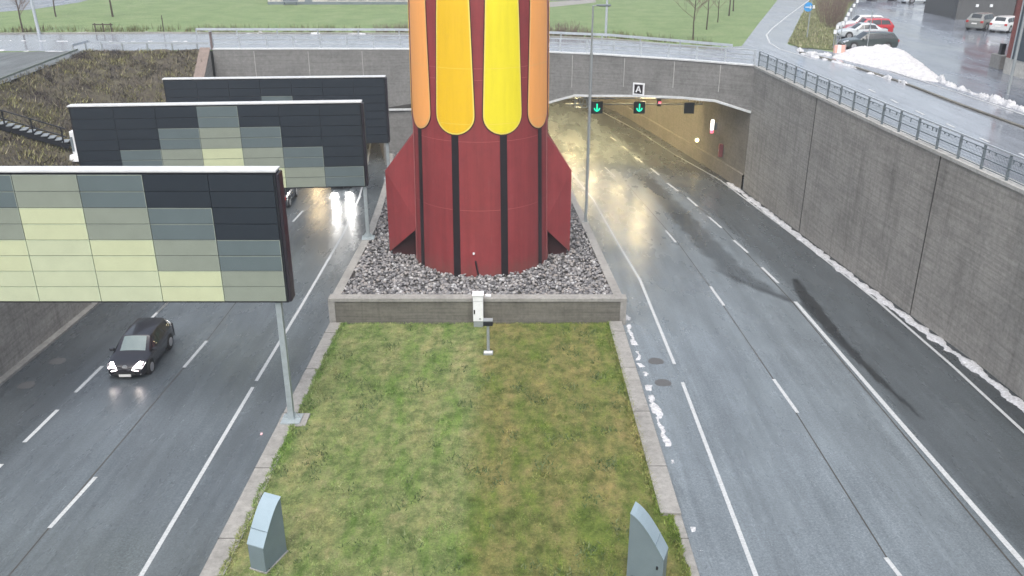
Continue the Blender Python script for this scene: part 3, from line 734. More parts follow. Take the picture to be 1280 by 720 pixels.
# heather and straw on the bank
n = 90000
y = 36 + 41.5 * rng.random(n); u = rng.random(n)
wx = np.array([lerp(LWALL, v) - .6 if v < 64 else lerp([(64, -24.3), (77.8, -27.3)], v) for v in y]); cx = np.array([lerp([(60, -35.6), (74, -36.6), (78, -37)], v) for v in y])
x = wx + (cx - wx) * u
zl = np.array([ltop(v) - .1 for v in y]); z = zl * (1 - u)
cl = np.sin(x * 1.3 + np.sin(y * 1.1) * 2) * np.cos(y * .9 + np.sin(x * .7) * 2)
keep = rng.random(n) < .55 + .45 * cl
M['heath'] = island_mat('heather_and_straw', [(0, (.05, .042, .042)), (.4, (.10, .085, .078)), (.65, (.15, .14, .10)), (.85, (.21, .20, .11)), (1, (.34, .33, .24))], .95, (.45, (.55, .52, .60), (1.3, 1.35, .95), .42, .58))
blades('heather', np.stack([x, y, z - .02], 1)[keep], .08, .36, .05, 1.5, M['heath'], 'brown heather and straw covering the left embankment', 'heather')
n = 1300; u = rng.random(n); y = 38 + 39 * rng.random(n); wx = np.array([lerp(LWALL, v) - .8 if v < 64 else -26 for v in y]); x = wx + (-36 - wx) * u
z = np.array([bank_z(a, b) for a, b in zip(x, y)])
blades('straw', np.stack([x, y, z], 1), .3, .7, .03, .8, island_mat('straw', [(0, (.10, .07, .055)), (.5, (.20, .17, .11)), (1, (.40, .37, .26))]), 'taller dry straw stalks scattered over the left embankment', 'straw')
# rough verge weeds along the field edge and the verge island
pts = [G(xp, yp) for xp, yp in ((0, 41), (200, 40), (500, 41), (690, 45), (760, 48), (850, 55), (905, 60))]
acc = []
for a, b in zip(pts, pts[1:]):
    L = math.dist(a, b); m_ = int(L * 110); t = rng.random(m_)
    acc.append(np.stack([a[0] + (b[0] - a[0]) * t, a[1] + (b[1] - a[1]) * t + rng.random(m_) ** 2 * 3.2 + .2, np.zeros(m_)], 1))
pos = np.concatenate(acc); cl = np.sin(pos[:, 0] * 1.9) + np.sin(pos[:, 0] * .61 + 1) + np.sin(pos[:, 0] * 4.3)
pos = pos[rng.random(len(pos)) < .35 + .25 * cl]
M['rank'] = island_mat('rank_weeds', [(0, (.07, .05, .04)), (.4, (.11, .12, .05)), (.7, (.15, .19, .07)), (1, (.25, .2, .12))], .95)
blades('tall_grass', pos, .15, .75, .04, .5, M['rank'], 'brown and green rank grass along the far kerb of the bridge street', 'grass')
def in_poly(px, py, poly):
    c = np.zeros(len(px), bool); j = len(poly) - 1
    for i in range(len(poly)):
        xi, yi, xj, yj = poly[i][0], poly[i][1], poly[j][0], poly[j][1]
        c ^= ((yi > py) != (yj > py)) & (px < (xj - xi) * (py - yi) / (yj - yi + 1e-9) + xi); j = i
    return c
n = 30000; x = rng.uniform(24, 46, n); y = rng.uniform(76, 130, n); k = in_poly(x, y, verge)
M['vergeblade'] = island_mat('verge_blades', [(0, (.15, .14, .09)), (.5, (.22, .25, .13)), (1, (.38, .35, .25))], .95)
blades('verge_grass', np.stack([x, y, np.full(n, .04)], 1)[k], .08, .35, .05, 1, M['vergeblade'], 'green and brown grass on the verge beside the parked cars', 'grass')

# ------------------------------------------------------------------ the rocket
RX, RY = -1.72, 47.35
RZ0 = rz(RY, PZ - .1); 
def rrad(z):   # z world
    return lerp([(RZ0, 3.82), (.5, 3.68), (6.5, 3.62), (12, 3.3), (18, 2.4), (23, 1.15), (26, .12)], z)
root = empty('rocket_tower', (RX, RY, RZ0), 'giant red rocket tower with orange and yellow flame stripes, standing on grey stones', 'tower')
def rpnt(phi, z, off=0.0):
    r = rrad(z) + off; return (r * math.sin(phi), -r * math.cos(phi), z - RZ0)
zs = list(np.linspace(RZ0 - .3, 6.5, 30)) + list(np.linspace(7, 26, 24))
mb = MB(); mb.grid([[rpnt(2 * PI * k / 90, z) for k in range(90)] for z in zs], 0, True, True); mb.add([rpnt(2 * PI * k / 90, 26) for k in range(90)], [tuple(range(90))])
mb.build('fuselage', M['red'], root)
def band(phi, half, z0, z1, off, thick=.02, n=6, m=20):
    mb = MB(); rows = []
    for i in range(m + 1):
        z = z0 + (z1 - z0) * i / m; h = half(z) if callable(half) else half
        rows.append([rpnt(phi - h, z, off - thick)] + [rpnt(phi - h + 2 * h * k / n, z, off) for k in range(n + 1)] + [rpnt(phi + h, z, off - thick)])
    mb.grid(rows, 0, False); mb.add(rows[0], [tuple(range(n + 3))]); mb.add(rows[-1], [tuple(range(n + 3))])
    return mb
PT = [YY(575, 168, RY - rrad(.5))[2] - .05]   # flame tip height
ZT = PT[0]
deg = math.radians
phis = [deg(.8 + 39.2 * (k + .5)) for k in range(-4, 4)] + [deg(180)]
cols = {2: ('orange', 'rim_o'), 3: ('amber', 'rim_y'), 4: ('yellow', 'rim_y'), 5: ('orange', 'rim_o')}
def seam_ring(z, off=.004):
    pass
for i, ph in enumerate(phis):
    band(ph, .052, RZ0 - .2, ZT + .6, .012).build('black_stripe', M['black'], root)
    cname, rname = cols.get(i, (('orange', 'amber', 'yellow')[i % 3], 'rim_o'))
    dz = .35 * (abs(i - 3.5) > 1)
    for off, grow, mm, nm in ((.018, .055, M['red_dark'], 'flame_dark_outline'), (.030, .0, M[rname], 'flame_rim'), (.042, -.075, M[cname], 'flame')):  # dark red outline round each flame, beneath its rim
        z0 = ZT + dz * .0 - grow; cap = .95 + grow * .6
        def half(z, z0=z0, cap=cap, grow=grow):
            full = deg(16.2) + grow / 3.7 - deg(.5) * max(0, z - (z0 + 1.2))
            full = max(full, deg(1.5))
            if z > 7.5: full *= max(.05, 1 - (z - 7.5) / 5.2)
            k = min(1, max(0, (z - z0) / cap)); return full * math.sqrt(max(1e-4, 1 - (1 - k) ** 2))
        b_ = MB(); zz = [z0 + cap * (1 - math.cos(PI / 2 * k / 9)) for k in range(1, 10)] + list(np.linspace(z0 + cap + .3, 12.5, 16)); rows = []
        zz = [z0 + .004] + zz
        for z in zz:
            h = half(z); rows.append([rpnt(ph - h, z, off - .012)] + [rpnt(ph - h + 2 * h * k / 10, z, off) for k in range(11)] + [rpnt(ph + h, z, off - .012)])
        b_.grid(rows, 0, False); b_.build(nm, mm, root)
    for z in (ZT + .55, ZT + 3.3, ZT + 6.6):
        h = half(z) * .97; b_ = MB(); b_.grid([[rpnt(ph - h + 2 * h * k / 10, z + q, .0445) for k in range(11)] for q in (-.009, .009)], 0, False); b_.build('flame_seam', M[rname], root)
# panel seams
for z in (RZ0 + 3.9, ZT - .35, ZT + 3.3, ZT + 6.6, 3.2, 7):
    b_ = MB(); b_.grid([[rpnt(2 * PI * k / 90, z - .012, .006) for k in range(90)], [rpnt(2 * PI * k / 90, z + .012, .006) for k in range(90)]], 0, False, True)
    b_.build('panel_seam', mat('seam_red', (.36, .10, .10), .5), root)
for ph in (deg(-74), deg(75)):
    band(ph, .012, RZ0, 8, .03).build('cable_strip', mat('pale_red', (.42, .16, .16), .5), root)
# fins: folded plates, front plate cut away at the foot
for s in (-1, 1, 0):
    ang = {-1: -PI / 2, 1: PI / 2, 0: PI}[s]; rt = {-1: 5.35, 1: 5.05, 0: 5.2}[s]
    fin = MB()
    def fp(r, lat, z):
        x = Vector((math.sin(ang), -math.cos(ang), 0)); y = Vector((math.cos(ang), math.sin(ang), 0))
        return tuple(x * r + y * lat + Vector((0, 0, z - RZ0)))
    z_at = lambda px, py: YY(px, py, RY)[2]
    zA, zB, zC, zD = -.05 + z_at(515, 165), z_at(484, 213), RZ0 + .25, z_at(519, 275)
    for lat in (1, -1):
        l0 = 1.15 * lat; r0 = 3.45
        A = fp(r0, l0 * .6, zA + .3); B = fp(rt, .04 * lat, zB); C_ = fp(rt, .04 * lat, zC); D = fp(r0, l0, zD if True else zC)
        fin.prism([A, B, C_, D], Vector(fp(0, -.05 * lat, RZ0)))
    fin.quad(fp(3.4, .69, zA + .3), fp(3.4, -.69, zA + .3), fp(rt, -.04, zB), fp(rt, .04, zB))
    fin.build('fin', M['red'], root)
    inn = MB(); inn.prism([fp(3.5, 0, zD + .5), fp(rt - .05, 0, zC + .5), fp(rt - .25, 0, RZ0 - .1), fp(3.5, 0, RZ0 - .1)], Vector(fp(0, .05, RZ0)))  # dark plate added in the fin; its colour stands for inside shade
    inn.build('fin_shade_plate', M['red_dark'], root)
# leaning pipe & small spot
t = MB(); a = Vector((-1.78, RY - 3.93, rz(RY - 3.9, PZ - .1))); b = Vector((-1.95, RY - 3.84, a.z + .95)); t.tube(a, b, .045, n=8); o = t.build('pipe', M['black']); tag(o, 'thin dark pipe leaning at the foot of the rocket', 'pipe')
MB().tube((-.32, -3.80, RZ0 - RZ0 + 1.55), (-.32, -3.86, 1.55), .06, n=10).build('lamp_socket', M['white'], root)

# ------------------------------------------------------------------ panelled gantry boards over the left carriageway
PAT = {  # rows (pairs) top to bottom for columns right to left 0..6
    1: ['DDSg', 'DSgP', 'SgPP', 'gPPP', 'SgPP', 'DSgP', 'DDSg'],
    2: ['DDDS', 'DDSg', 'DSgP', 'SgPP', 'DSgP', 'DDSg', 'DDDS'],
    3: ['DDDD', 'DDDS', 'DDSg', 'DSgP', 'DDSg', 'DDDS', 'DDDD']}
PAT[1][0] = 'DDSg'
def board(k, xr, Y, ztop, rot, label, post_base, post_x):
    W = 2.285; H = 5.05; n = 7; T = .55
    root = empty('gantry_board', (xr, Y, ztop - H), label, 'gantry', 'panelled gantry boards across the left carriageway', rot)
    full = n * W + .2
    MB().box(-full, 0, .02, T, 0, H - .06).build('backing', M['board_frame'], root, bevel=.03)
    MB().box(-full - .03, .03, -.05, T + .03, H - .055, H + .005).build('top_cap', M['cap'], root)
    MB().box(.005, .12, -.04, T, .05, H - .1).build('end_trim', mat('dark_trim', (.020, .016, .024), .4), root, bevel=.06)
    cl = MB(); idx = {'D': 0, 'S': 1, 'g': 2, 'P': 3}
    rh = (H - .22) / 8; gap = .012
    for c in range(n):
        for r in range(8):
            ch = PAT[k][c][r // 2]; mi = idx[ch]
            if mi == 3 and PAT[k][c].index('P') == r // 2: mi = 4
            x1 = -.08 - c * W; x0 = x1 - W; z1 = H - .14 - r * rh; z0 = z1 - rh
            cl.box(x0 + gap, x1 - gap, -.035, .018, z0 + gap, z1 - gap, mi)
            if mi: cl.box(x0 + gap, x1 - gap, -.042, -.0352, z1 - gap - .018, z1 - gap, 5 if mi < 3 else 6); cl.box(x1 - gap - .02, x1 - gap, -.042, -.0352, z0 + gap, z1 - gap - .019, 5 if mi < 3 else 6)
    cl.build('cladding', [M['board_dark'], M['board_slate'], M['board_sage'], M['board_pale'], M['board_pale2'], M['board_edge'], M['board_edge_pale']], root)
    # thin pale battens between panels
    zb = post_base - (ztop - H)
    p = MB(); px = post_x - xr
    p.box(px - .11, px + .11, .12, .34, zb, H - .3); p.build('post', M['steel'], root, bevel=.015)
    p = MB(); p.box(px - .38, px + .38, -.14, .6, zb - .0, zb + .06); p.build('base_plate', M['steel'], root, bevel=.01)
    for sx in (-.2, .2):
        p = MB(); p.prism([(px + sx * .55, .23, zb + .06), (px + sx * 1.7, .23, zb + .06), (px + sx * .55, .23, zb + .4)], (0, .04, 0)); p.build('gusset', M['steel'], root)
    p = MB(); px2 = -full + .5; zb2 = max(bank_z(xr - full + .5, min(Y, 77)), rz(Y)) - (ztop - H) - .1
    p.box(px2 - .11, px2 + .11, .12, .34, zb2, .2); p.build('post', M['steel'], root, bevel=.015)
    return root
board(1, -8.26, 29.58, 2.46, 0.0, 'nearest gantry board, large panels mostly pale green, standing low over the left road', rz(29.6, .17), -8.72)
p = YY(451, 127, 50.0); board(2, p[0], 50.0, p[2], deg(4.5), 'middle gantry board, dark with a stepped pale green centre', rz(50, PZ + .06), p[0] - .12)
p = YY(481, 95.5, 66.0); board(3, p[0], 66.0, p[2], deg(4.0), 'farthest gantry board, almost wholly dark, behind the middle one', rz(66, PZ + .06), p[0] - .12)
# plinth below first post
MBp = MB(); MBp.box(-9.2, -8.1, 29.35, 30.3, rz(29.8, .0), rz(29.8, .185)); tag(MBp.build('post_footing', M['kerb']), 'square concrete footing under the post of the nearest gantry board', 'footing')

# ------------------------------------------------------------------ lamp pole by the rocket
lp = R(732, 278, PZ); zt = YY(743, 7, lp[1])[2]
t = empty('street_lamp', lp, 'tall slim grey lamp pole on the planter edge right of the rocket', 'street lamp')
hh = zt - lp[2]
MB().tube((0, 0, 0), (0, 0, hh * .8), .10, .085, 14).tube((0, 0, hh * .8), (0, 0, hh), .06, .05, 14).build('pole', M['pole'], t)
MB().box(-.2, .2, -.2, .2, 0, .05).build('base_plate', M['pole'], t)
MB().tube((0, 0, hh - .02), (.35, 0, hh + .03), .035, .03, 8).build('arm', M['pole'], t)
MB().box(.2, 1.05, -.13, .13, hh - .03, hh + .07).build('lamp_head', M['rail_dark'], t, bevel=.03)
MB().box(.35, .98, -.1, .1, hh - .045, hh - .032).build('lens', M['glass'], t)
lp = G(757, 47)
t = empty('street_lamp', lp, 'pale lamp post at the field edge behind the bridge, right of the rocket', 'street lamp')
MB().tube((0, 0, 0), (0, 0, 8.6), .13, .08, 12).build('pole', M['rail_light'], t)
MB().tube((0, 0, 8.5), (0, -1.5, 8.9), .05, .04, 8).build('arm', M['rail_light'], t)
MB().box(-.14, .14, -2.2, -1.4, 8.85, 8.97).build('lamp_head', M['rail_light'], t, bevel=.03)
lp = G(49, 43)
t = empty('street_lamp', lp, 'pale leaning lamp post beside the street at the upper left', 'street lamp')
MB().tube((0, 0, 0), (-.25, 0, 8.6), .16, .1, 12).build('pole', M['rail_light'], t)
MB().tube((-.25, 0, 8.5), (-.25, -1.5, 8.9), .05, .04, 8).build('arm', M['rail_light'], t)
MB().box(-.4, -.1, -2.2, -1.4, 8.85, 8.97).build('lamp_head', M['rail_light'], t, bevel=.03)
lp = G(1259.5, 118)
t = empty('street_lamp', lp, 'slim grey lamp post in front of the blue and brick building', 'street lamp')
MB().tube((0, 0, 0), (0, 0, 9), .1, .07, 12).build('pole', M['pole'], t)
MB().box(-.22, .12, -.14, -.1, 6.0, 6.5).build('small_sign', M['white'], t)
MB().tube((0, 0, 8.9), (-1.2, 0, 9.2), .05, .04, 8).build('arm', M['pole'], t)
MB().box(-1.9, -1.1, -.14, .14, 9.15, 9.27).build('lamp_head', M['pole'], t, bevel=.03)

# ------------------------------------------------------------------ cowl boxes on the lawn
def cowl(px, label, flip):
    # wedge-topped slab cabinet: profile in local XZ, thickness along Y
    t = empty('cowl_box', (px[0], px[1], rz(px[1], .1)), label, 'cabinet', 'blue-grey cowl boxes near the front of the lawn')
    L, T = 1.05, .55
    prof = [(0, 0), (L, 0), (L, px[3] * .46)]
    arc = [(L - L * math.sin(u) * .96 - 0, px[3] * .46 + px[3] * .54 * (1 - math.cos(u)) / 1) for u in np.linspace(0, PI / 2, 9)]
    arc = []
    for k in range(9):
        u = k / 8; arc.append((L * (1 - u * 1.0), px[3] * (.46 + .54 * math.sin(u * PI / 2 * .85) / math.sin(PI / 2 * .85))))
    prof = [(0, 0), (L, 0)] + arc
    b = MB(); b.prism([(x, 0, z) for x, z in prof], (0, T, 0)); b.build('case', M['cowl'], t, bevel=.012)
    c = MB()
    for (x0, z0), (x1, z1) in zip(arc, arc[1:]):
        c.prism([(x0, -.02, z0), (x1, -.02, z1), (x1, -.02, z1 + .03), (x0, -.02, z0 + .03)], (0, T + .04, 0))
    c.build('lid', M['cowl_top'], t)
    (x0, z0) = arc[2]; MB().box(x0 - .012, x0 + .012, -.03, T + .03, z0 + .028, z0 + .042).build('lid_seam', M['cowl'], t)
    MB().box(-.03, L + .03, -.03, T + .03, 0, .09).build('plinth', M['kerb'], t)
    MB().box(.12, .122 + L - .25, -.004, -.001, .3, .308).build('door_seam', M['board_frame'], t)
    MB().box(L - .2, L - .15, -.02, -.001, .75, .86).build('lock', M['board_frame'], t)
    return t
# left box: the long sloping lid falls towards the camera-left; right box falls to the right
cl_ = cowl((-7.5, 21.6, 0, 2.08), 'tall blue-grey cowl box with sloping lid beside the left kerb', False); cl_.rotation_euler = (0, 0, deg(-112)); cl_.location = (-7.42, 21.75, rz(21.6, .1))
cr_ = cowl((3.5, 20.6, 0, 2.45), 'tall blue-grey cowl box with curved lid sloping to the right kerb', True); cr_.rotation_euler = (0, 0, deg(-22)); cr_.location = (3.34, 20.2, rz(20.4, .1))

# white cabinet at the planter and meter post
t = empty('electric_cabinet', (-1.68, 39.35, rz(39.4, .1)), 'narrow white electric cabinet against the planter front wall', 'cabinet')
MB().box(-.25, .25, 0, .5, .35, 1.72).build('case', M['white'], t, bevel=.015)
MB().box(-.23, .23, .03, .48, 0, .35).build('plinth', M['pole'], t)
MB().box(-.28, .28, -.04, .53, 1.72, 1.78).build('lid', M['white'], t, bevel=.01)
MB().box(-.22, -.15, -.015, -.002, .75, .98).build('black_label', M['black'], t)
MB().box(.04, .14, -.012, -.002, .45, .53).build('badge', M['pole'], t)
MB().box(-.243, .243, -.006, -.001, 1.44, 1.455).build('door_seam', M['pole'], t)
t = empty('meter_post', (-1.1, 36.2, rz(36.2, .1)), 'short grey post with dark box head in the lawn before the cabinet', 'post')
MB().tube((0, 0, 0), (0, 0, 1.55), .075, .07, 10).build('post', M['pole'], t)
MB().box(-.22, .22, -.14, .14, 1.5, 1.72).build('head', M['board_frame'], t, bevel=.02)
MB().box(-.22, .22, -.14, .14, 1.722, 1.79).build('lid', M['pole'], t, bevel=.01)
MB().box(-.22, .22, -.2, .12, .0, .14).build('foot', M['pole'], t, bevel=.02)
MB().box(-.18, .18, -.2, -.02, .142, .17).build('foot_cap', M['white'], t)
t = MB(); t.box(-1.35, -1.05, 40.1, 40.3, rz(40, PZ + .07), rz(40, PZ + .16)); tag(t.build('ledge_lamp', M['white'], bevel=.02), 'tiny white fitting on the planter coping beside the cabinet', 'fitting')

# ------------------------------------------------------------------ railings
def railing_right():
    root = empty('street_railing', (21, 40, .16), 'dark slate railing with wire infill along the right retaining wall', 'railing')
    off = Vector((21, 40, .16))
    def pos(y): return Vector((lerp(RWALL, y) + .12, y, .16)) - off
    ys_ = [68.2 - 1.87 * k for k in range(40)]
    for y in ys_:
        p = pos(y); m = MB(); m.box(p.x - .05, p.x + .05, p.y - .04, p.y + .04, -.05, 1.12)
        m.build('post', M['rail_dark'], root)
    for z, w, mm, nm in ((1.15, .075, 'rail_light', 'top_rail'), (.95, .03, 'rail_dark', 'mid_rail'), (.52, .045, 'rail_dark', 'mid_rail'), (.12, .035, 'rail_dark', 'bottom_rail')):
        m = MB(); pts = [pos(y) + Vector((0, 0, z)) for y in ys_[::3] + [ys_[-1]]]
        for a, b in zip(pts, pts[1:]): m.bar(a, b, w)
        m.build(nm, M[mm], root)
    m = MB(); y = 68.0
    while y > 5:
        p = pos(y) + Vector((.05, 0, 0)); m.bar(p + Vector((0, 0, .12)), p + Vector((0, 0, .93)), .009); y -= .11
    for z in (.25, .38, .65, .8):
        pts = [pos(yy) + Vector((.05, 0, z)) for yy in ys_[::4]]
        for a, b in zip(pts, pts[1:]): m.bar(a, b, .009)
    y = 68.0
    while y > 20:
        p = pos(y) + Vector((.0, 0, 0)); l = random.uniform(.05, .2)
        m.bar(p + Vector((0, 0, .95 - l)), p + Vector((0, 0, .95)), .05); y -= random.choice((.35, .5, .75))  # frost drips hanging below the upper mid rail, joined into the mesh
    m.build('wire_mesh_and_drips', M['rail_dark'], root)
railing_right()
def rail_on(pts, name, label, hpost, rails, step, m, mp, group=None, zbase=.2):
    o0 = Vector(pts[0]); root = empty(name, (o0.x, o0.y, zbase), label, 'railing', group)
    seg = [Vector((p[0], p[1], 0)) - Vector((o0.x, o0.y, 0)) for p in pts]
    L = [0]
    for a, b in zip(seg, seg[1:]): L.append(L[-1] + (b - a).length)
    def at_(d):
        for i in range(len(seg) - 1):
            if d <= L[i + 1]: return seg[i].lerp(seg[i + 1], (d - L[i]) / (L[i + 1] - L[i]))
        return seg[-1]
    d = 0
    while d <= L[-1]:
        p = at_(d); MB().box(p.x - .06, p.x + .06, p.y - .05, p.y + .05, -zbase if zbase < .1 else 0, hpost).build('post', mp, root); d += step
    for z, w, h in rails:
        r = MB()
        for a, b in zip(seg, seg[1:]): r.bar(a + Vector((0, 0, z)), b + Vector((0, 0, z)), w, h)
        r.build('rail', m, root)
    return root
rail_on([(x, y + .3) for x, y in FACE], 'bridge_railing', 'pale railing with three rails along the bridge edge above the tunnels', 1.05,
        [(1.08, .08, .09), (.72, .05, .10), (.36, .05, .08)], 2.33, M['rail_light'], M['rail_light'])
far = [G(x, y) for x, y in ((246, 44.5), (500, 45), (690, 49), (760, 52), (850, 60), (915, 66))]
rail_on(far, 'crash_rail', 'pale crash rail on the far side of the bridge street', .6, [(.6, .06, .22)], 4, M['rail_light'], M['pole'], zbase=.01)
rail_on([G(92, 66), G(112, 60.5), G(140, 63), G(262, 63.5)], 'crash_rail', 'grey crash rail at the top of the heather bank', .62, [(.62, .06, .2)], 2.2, M['rail_light'], M['pole'], zbase=.01)
rail_on([G(-40, 122), G(0, 107), G(50, 87), G(98, 68)], 'low_fence', 'low greenish rail beside the path on the upper left', .35, [(.4, .08, .14)], 3, mat('mossy_rail', (.18, .21, .18), .7), M['pole'], zbase=.01)
t = empty('marker_post', (-26.1, 78.05, .1), 'dark post standing where the bridge railing meets the left wing wall', 'post')
MB().box(-.09, .09, -.09, .09, 0, 1.5).build('shaft', mat('brown_steel', (.14, .11, .11), .6), t)
MB().box(-.12, .12, -.12, .12, 1.5, 1.56).build('cap', M['pole'], t)

# ------------------------------------------------------------------ stairs on the bank
a = Vector((-34.6, 53.6, -.30)); b = Vector((-28.4, 55.2, -2.85))
root = empty('outdoor_stairs', a, 'dark steel stair with pale treads running down the heather bank', 'stairs')
d = b - a; n = 17; side = Vector((-d.y, d.x, 0)).normalized() * .38
for k in range(n):
    p = d * (k / n); q = d * ((k + 1) / n); m = MB()
    m.prism([p + side, q + side, q - side, p - side], (0, 0, -.045)); 
    for i in range(len(m.v)):
        v = Vector(m.v[i]); zz = p.z + .18 + (-.045 if i >= 4 else 0); m.v[i] = (v.x, v.y, zz)
    m.build('tread', M['pole'], root)
for s in (1, -1):
    m = MB(); m.bar(side * s + Vector((0, 0, .0)), d + side * s, .05, .28); m.build('stringer', M['board_frame'], root)
for k in (0, .235, .47, .705, .96):
    p = d * k - side; m = MB(); m.bar(p, p + Vector((0, 0, 1.15)), .07); m.build('post', M['board_frame'], root)
for h in (1.15, .62):
    m = MB(); m.bar(-side + Vector((0, 0, h)), d - side + Vector((0, 0, h)), .06); m.build('handrail', M['board_frame'], root)
t = empty('tank', (-27.35, 54.2, -3.5), 'white standing tank with rounded foot at the bottom of the bank stairs', 'tank')
MB().box(-.32, .32, -.3, .3, .3, 1.85).build('case', M['white'], t, bevel=.05)
MB().box(-.3, -.15, -.33, -.302, .6, 1.5).build('dark_panel', M['rail_dark'], t)
MB().tube((0, 0, 0), (0, 0, .3), .7, .62, 24).build('foot', M['white'], t, bevel=.03)

# ------------------------------------------------------------------ cars
def car(name, label, loc, heading, L, W, H, kind, paint, group=None, lights='off', plate=True, shield=None, detail=True):
    """kind: hatch / estate / saloon / van; local +X is forward, z = 0 at the tyres"""
    t = empty(name, loc, label, 'car' if kind != 'van' else 'van', group, heading)
    w = W / 2; h = H
    belt = {'van': .52}.get(kind, .62) * h
    roof0, roof1, tail_top = {'hatch': (.14, -.78, -.97), 'estate': (.14, -.80, -.95), 'saloon': (.10, -.42, -.74), 'suv': (.16, -.78, -.95), 'van': (.66, -.96, -.985)}[kind]
    hood = {'van': .92, 'hatch': .47}.get(kind, .40)
    nose = .98
    # stations: x (of half length), half width, sill z, belt z, top z, top half width
    hl = L / 2
    S = [(-1.0, .80, .34, belt * .93, belt * .95, .62),
         (-.96, .93, .25, belt, belt * 1.03, .78),
         (tail_top, .96, .22, belt * 1.02, belt * 1.05 if kind == 'saloon' else belt * 1.1, .82),
         (roof1, .985, .2, belt * 1.02, h * .97, .70),
         ((roof0 + roof1) / 2, 1.0, .2, belt, h, .72),
         (roof0, 1.0, .2, belt * .98, h * .975, .70),
         (hood, .985, .2, belt * .95, belt * 1.0, .86),
         (.70, .97, .2, belt * .88, belt * .93, .84) if kind != 'van' else (.95, .95, .22, belt * .75, belt * .8, .8),
         (.90 if kind != 'van' else .97, .90, .22, belt * .76, belt * .81, .76), (nose, .78, .28, belt * .60, belt * .66, .62), (1.0, .68, .34, belt * .45, belt * .52, .5)]
    S.sort(key=lambda s: s[0])
    def ringp(s):
        x, ww, zs_, zb, zt, tw = s; ww *= w; tw *= w * (ww / w if ww < w else 1)
        half = [(0, zs_), (ww * .88, zs_), (ww * .985, zs_ + .09), (ww * 1.0, (zs_ + zb) * .52), (ww * .975, zb), (tw * 1.0, zt - (zt - zb) * .1), (tw * .86, zt - (zt - zb) * .02), (0, zt)]
        pts = half + [(-y, z) for y, z in half[-2:0:-1]]
        return [(x * hl, y, z) for y, z in pts]
    m = MB(); rings = [ringp(s) for s in S]; m.grid(rings, 0, True, True); m.add(rings[0], [tuple(range(14))]); m.add(rings[-1], [tuple(range(14))])
    body = m.build('body', paint, t, sharp=32)
    def st(x):
        for a, b in zip(S, S[1:]):
            if a[0] <= x <= b[0]:
                k = (x - a[0]) / (b[0] - a[0]) if b[0] > a[0] else 0
                return tuple(a[i] + k * (b[i] - a[i]) for i in range(6))
        return S[-1]
    def top(x, y, off=.012):
        s = st(x); r = ringp(s); return Vector((x * hl, y * r[6][1], r[7][2] * (1 - abs(y) ** 2 * .02) + off))
    def sidep(x, v, sgn, off=.012):
        r = ringp(st(x)); a = Vector(r[4]); b = Vector(r[5]); p = a.lerp(b, v); return Vector((p.x, sgn * (p.y + off), p.z))
    # windscreen and rear window
    def pane(x0, x1, nm, mm):
        g_ = MB(); g_.grid([[top(x0 + (x1 - x0) * i / 4, -1.0 + 2.0 * k / 6, .014) for k in range(7)] for i in range(5)], 0, True); return g_.build(nm, mm, t)
    d_ = roof0 - hood
    pane(hood + d_ * .08, hood + d_ * .94, 'windscreen', shield or M['glass'])
    if kind != 'van':
        d_ = roof1 - tail_top; pane(tail_top + d_ * .15, tail_top + d_ * .92, 'rear_window', M['glass'])
    for sgn in (1, -1):
        xf = roof0 + (hood - roof0) * .62; xb = roof1 + (tail_top - roof1) * (.45 if kind != 'saloon' else .35)
        if kind == 'van': xb = roof0 - .25
        cuts = [xb, xb + (xf - xb) * .36, xb + (xf - xb) * .38, xb + (xf - xb) * .68, xb + (xf - xb) * .70, xf]
        for c0, c1 in ((0, 1), (2, 3), (4, 5)):
            x0, x1 = cuts[c0], cuts[c1]
            def vt(x): # upper limit shrinks along slanted pillars
                if x > roof0: return max(.12, .88 * (1 - (x - roof0) / (hood - roof0) * .95) ) if kind != 'van' else .85
                return .88
            g_ = MB(); rows = []
            for i in range(5):
                x = x0 + (x1 - x0) * i / 4; rows.append([sidep(x, .1 + (vt(x) - .1) * k / 2, sgn) for k in range(3)])
            g_.grid(rows, 0, False); g_.build('side_window', M['glass'], t)
        # mirror
        p = sidep(roof0 + (hood - roof0) * .70, .05, sgn, .1); MB().box(p.x - .07, p.x + .08, p.y - .10, p.y + .10, p.z, p.z + .14).build('wing_mirror', paint, t, bevel=.03)
    rr = .22 * h if h < 1.8 else .36
    for xw in (.62, -.60):
        for sgn in (1, -1):
            yo = sgn * (w * .985)
            ar = MB(); ar.tube((xw * hl, yo - sgn * .25, rr * 1.05), (xw * hl, yo + sgn * .012, rr * 1.05), rr * 1.17, n=22); ar.build('wheel_arch', M['tyre'], t)
            wh = MB(); wh.tube((xw * hl, yo - sgn * .2, rr), (xw * hl, yo + sgn * .022, rr), rr, n=22); who = wh.build('wheel', M['tyre'], t)
            r_ = MB(); r_.tube((xw * hl, yo + sgn * .02, rr), (xw * hl, yo + sgn * .032, rr), rr * .66, n=18)
            for k in range(5):
                a_ = 2 * PI * k / 5; r_.bar((xw * hl, yo + sgn * .036, rr), (xw * hl + rr * .6 * math.cos(a_), yo + sgn * .036, rr + rr * .6 * math.sin(a_)), .05, .01, up=(0, 1, 0))
            r_.build('rim', M['rim'], who)
    # lights
    for sgn in (1, -1):
        hx = .895; s = ringp(st(hx)); g_ = MB()
        lm = {'off': mat_lens, 'on': M['headlight'], 'hi': M['headlight_hi']}[lights]
        rows = []
        for i in range(5):
            x = .80 + .155 * i / 4; r = ringp(st(x)); y0 = r[4][1]; z0 = r[4][2]
            yin = y0 * (.52 + .0 * i)
            rows.append([Vector((x * hl, sgn * (y0 + .01), z0 - .02)), Vector((x * hl + .015, sgn * (y0 * .86), z0 + (r[6][2] - z0) * .3 + .018)), Vector((x * hl + .015, sgn * (y0 * (.72 - .05 * i)), r[6][2] + .012))])
        g_.grid(rows, 0, True)
        rows = []
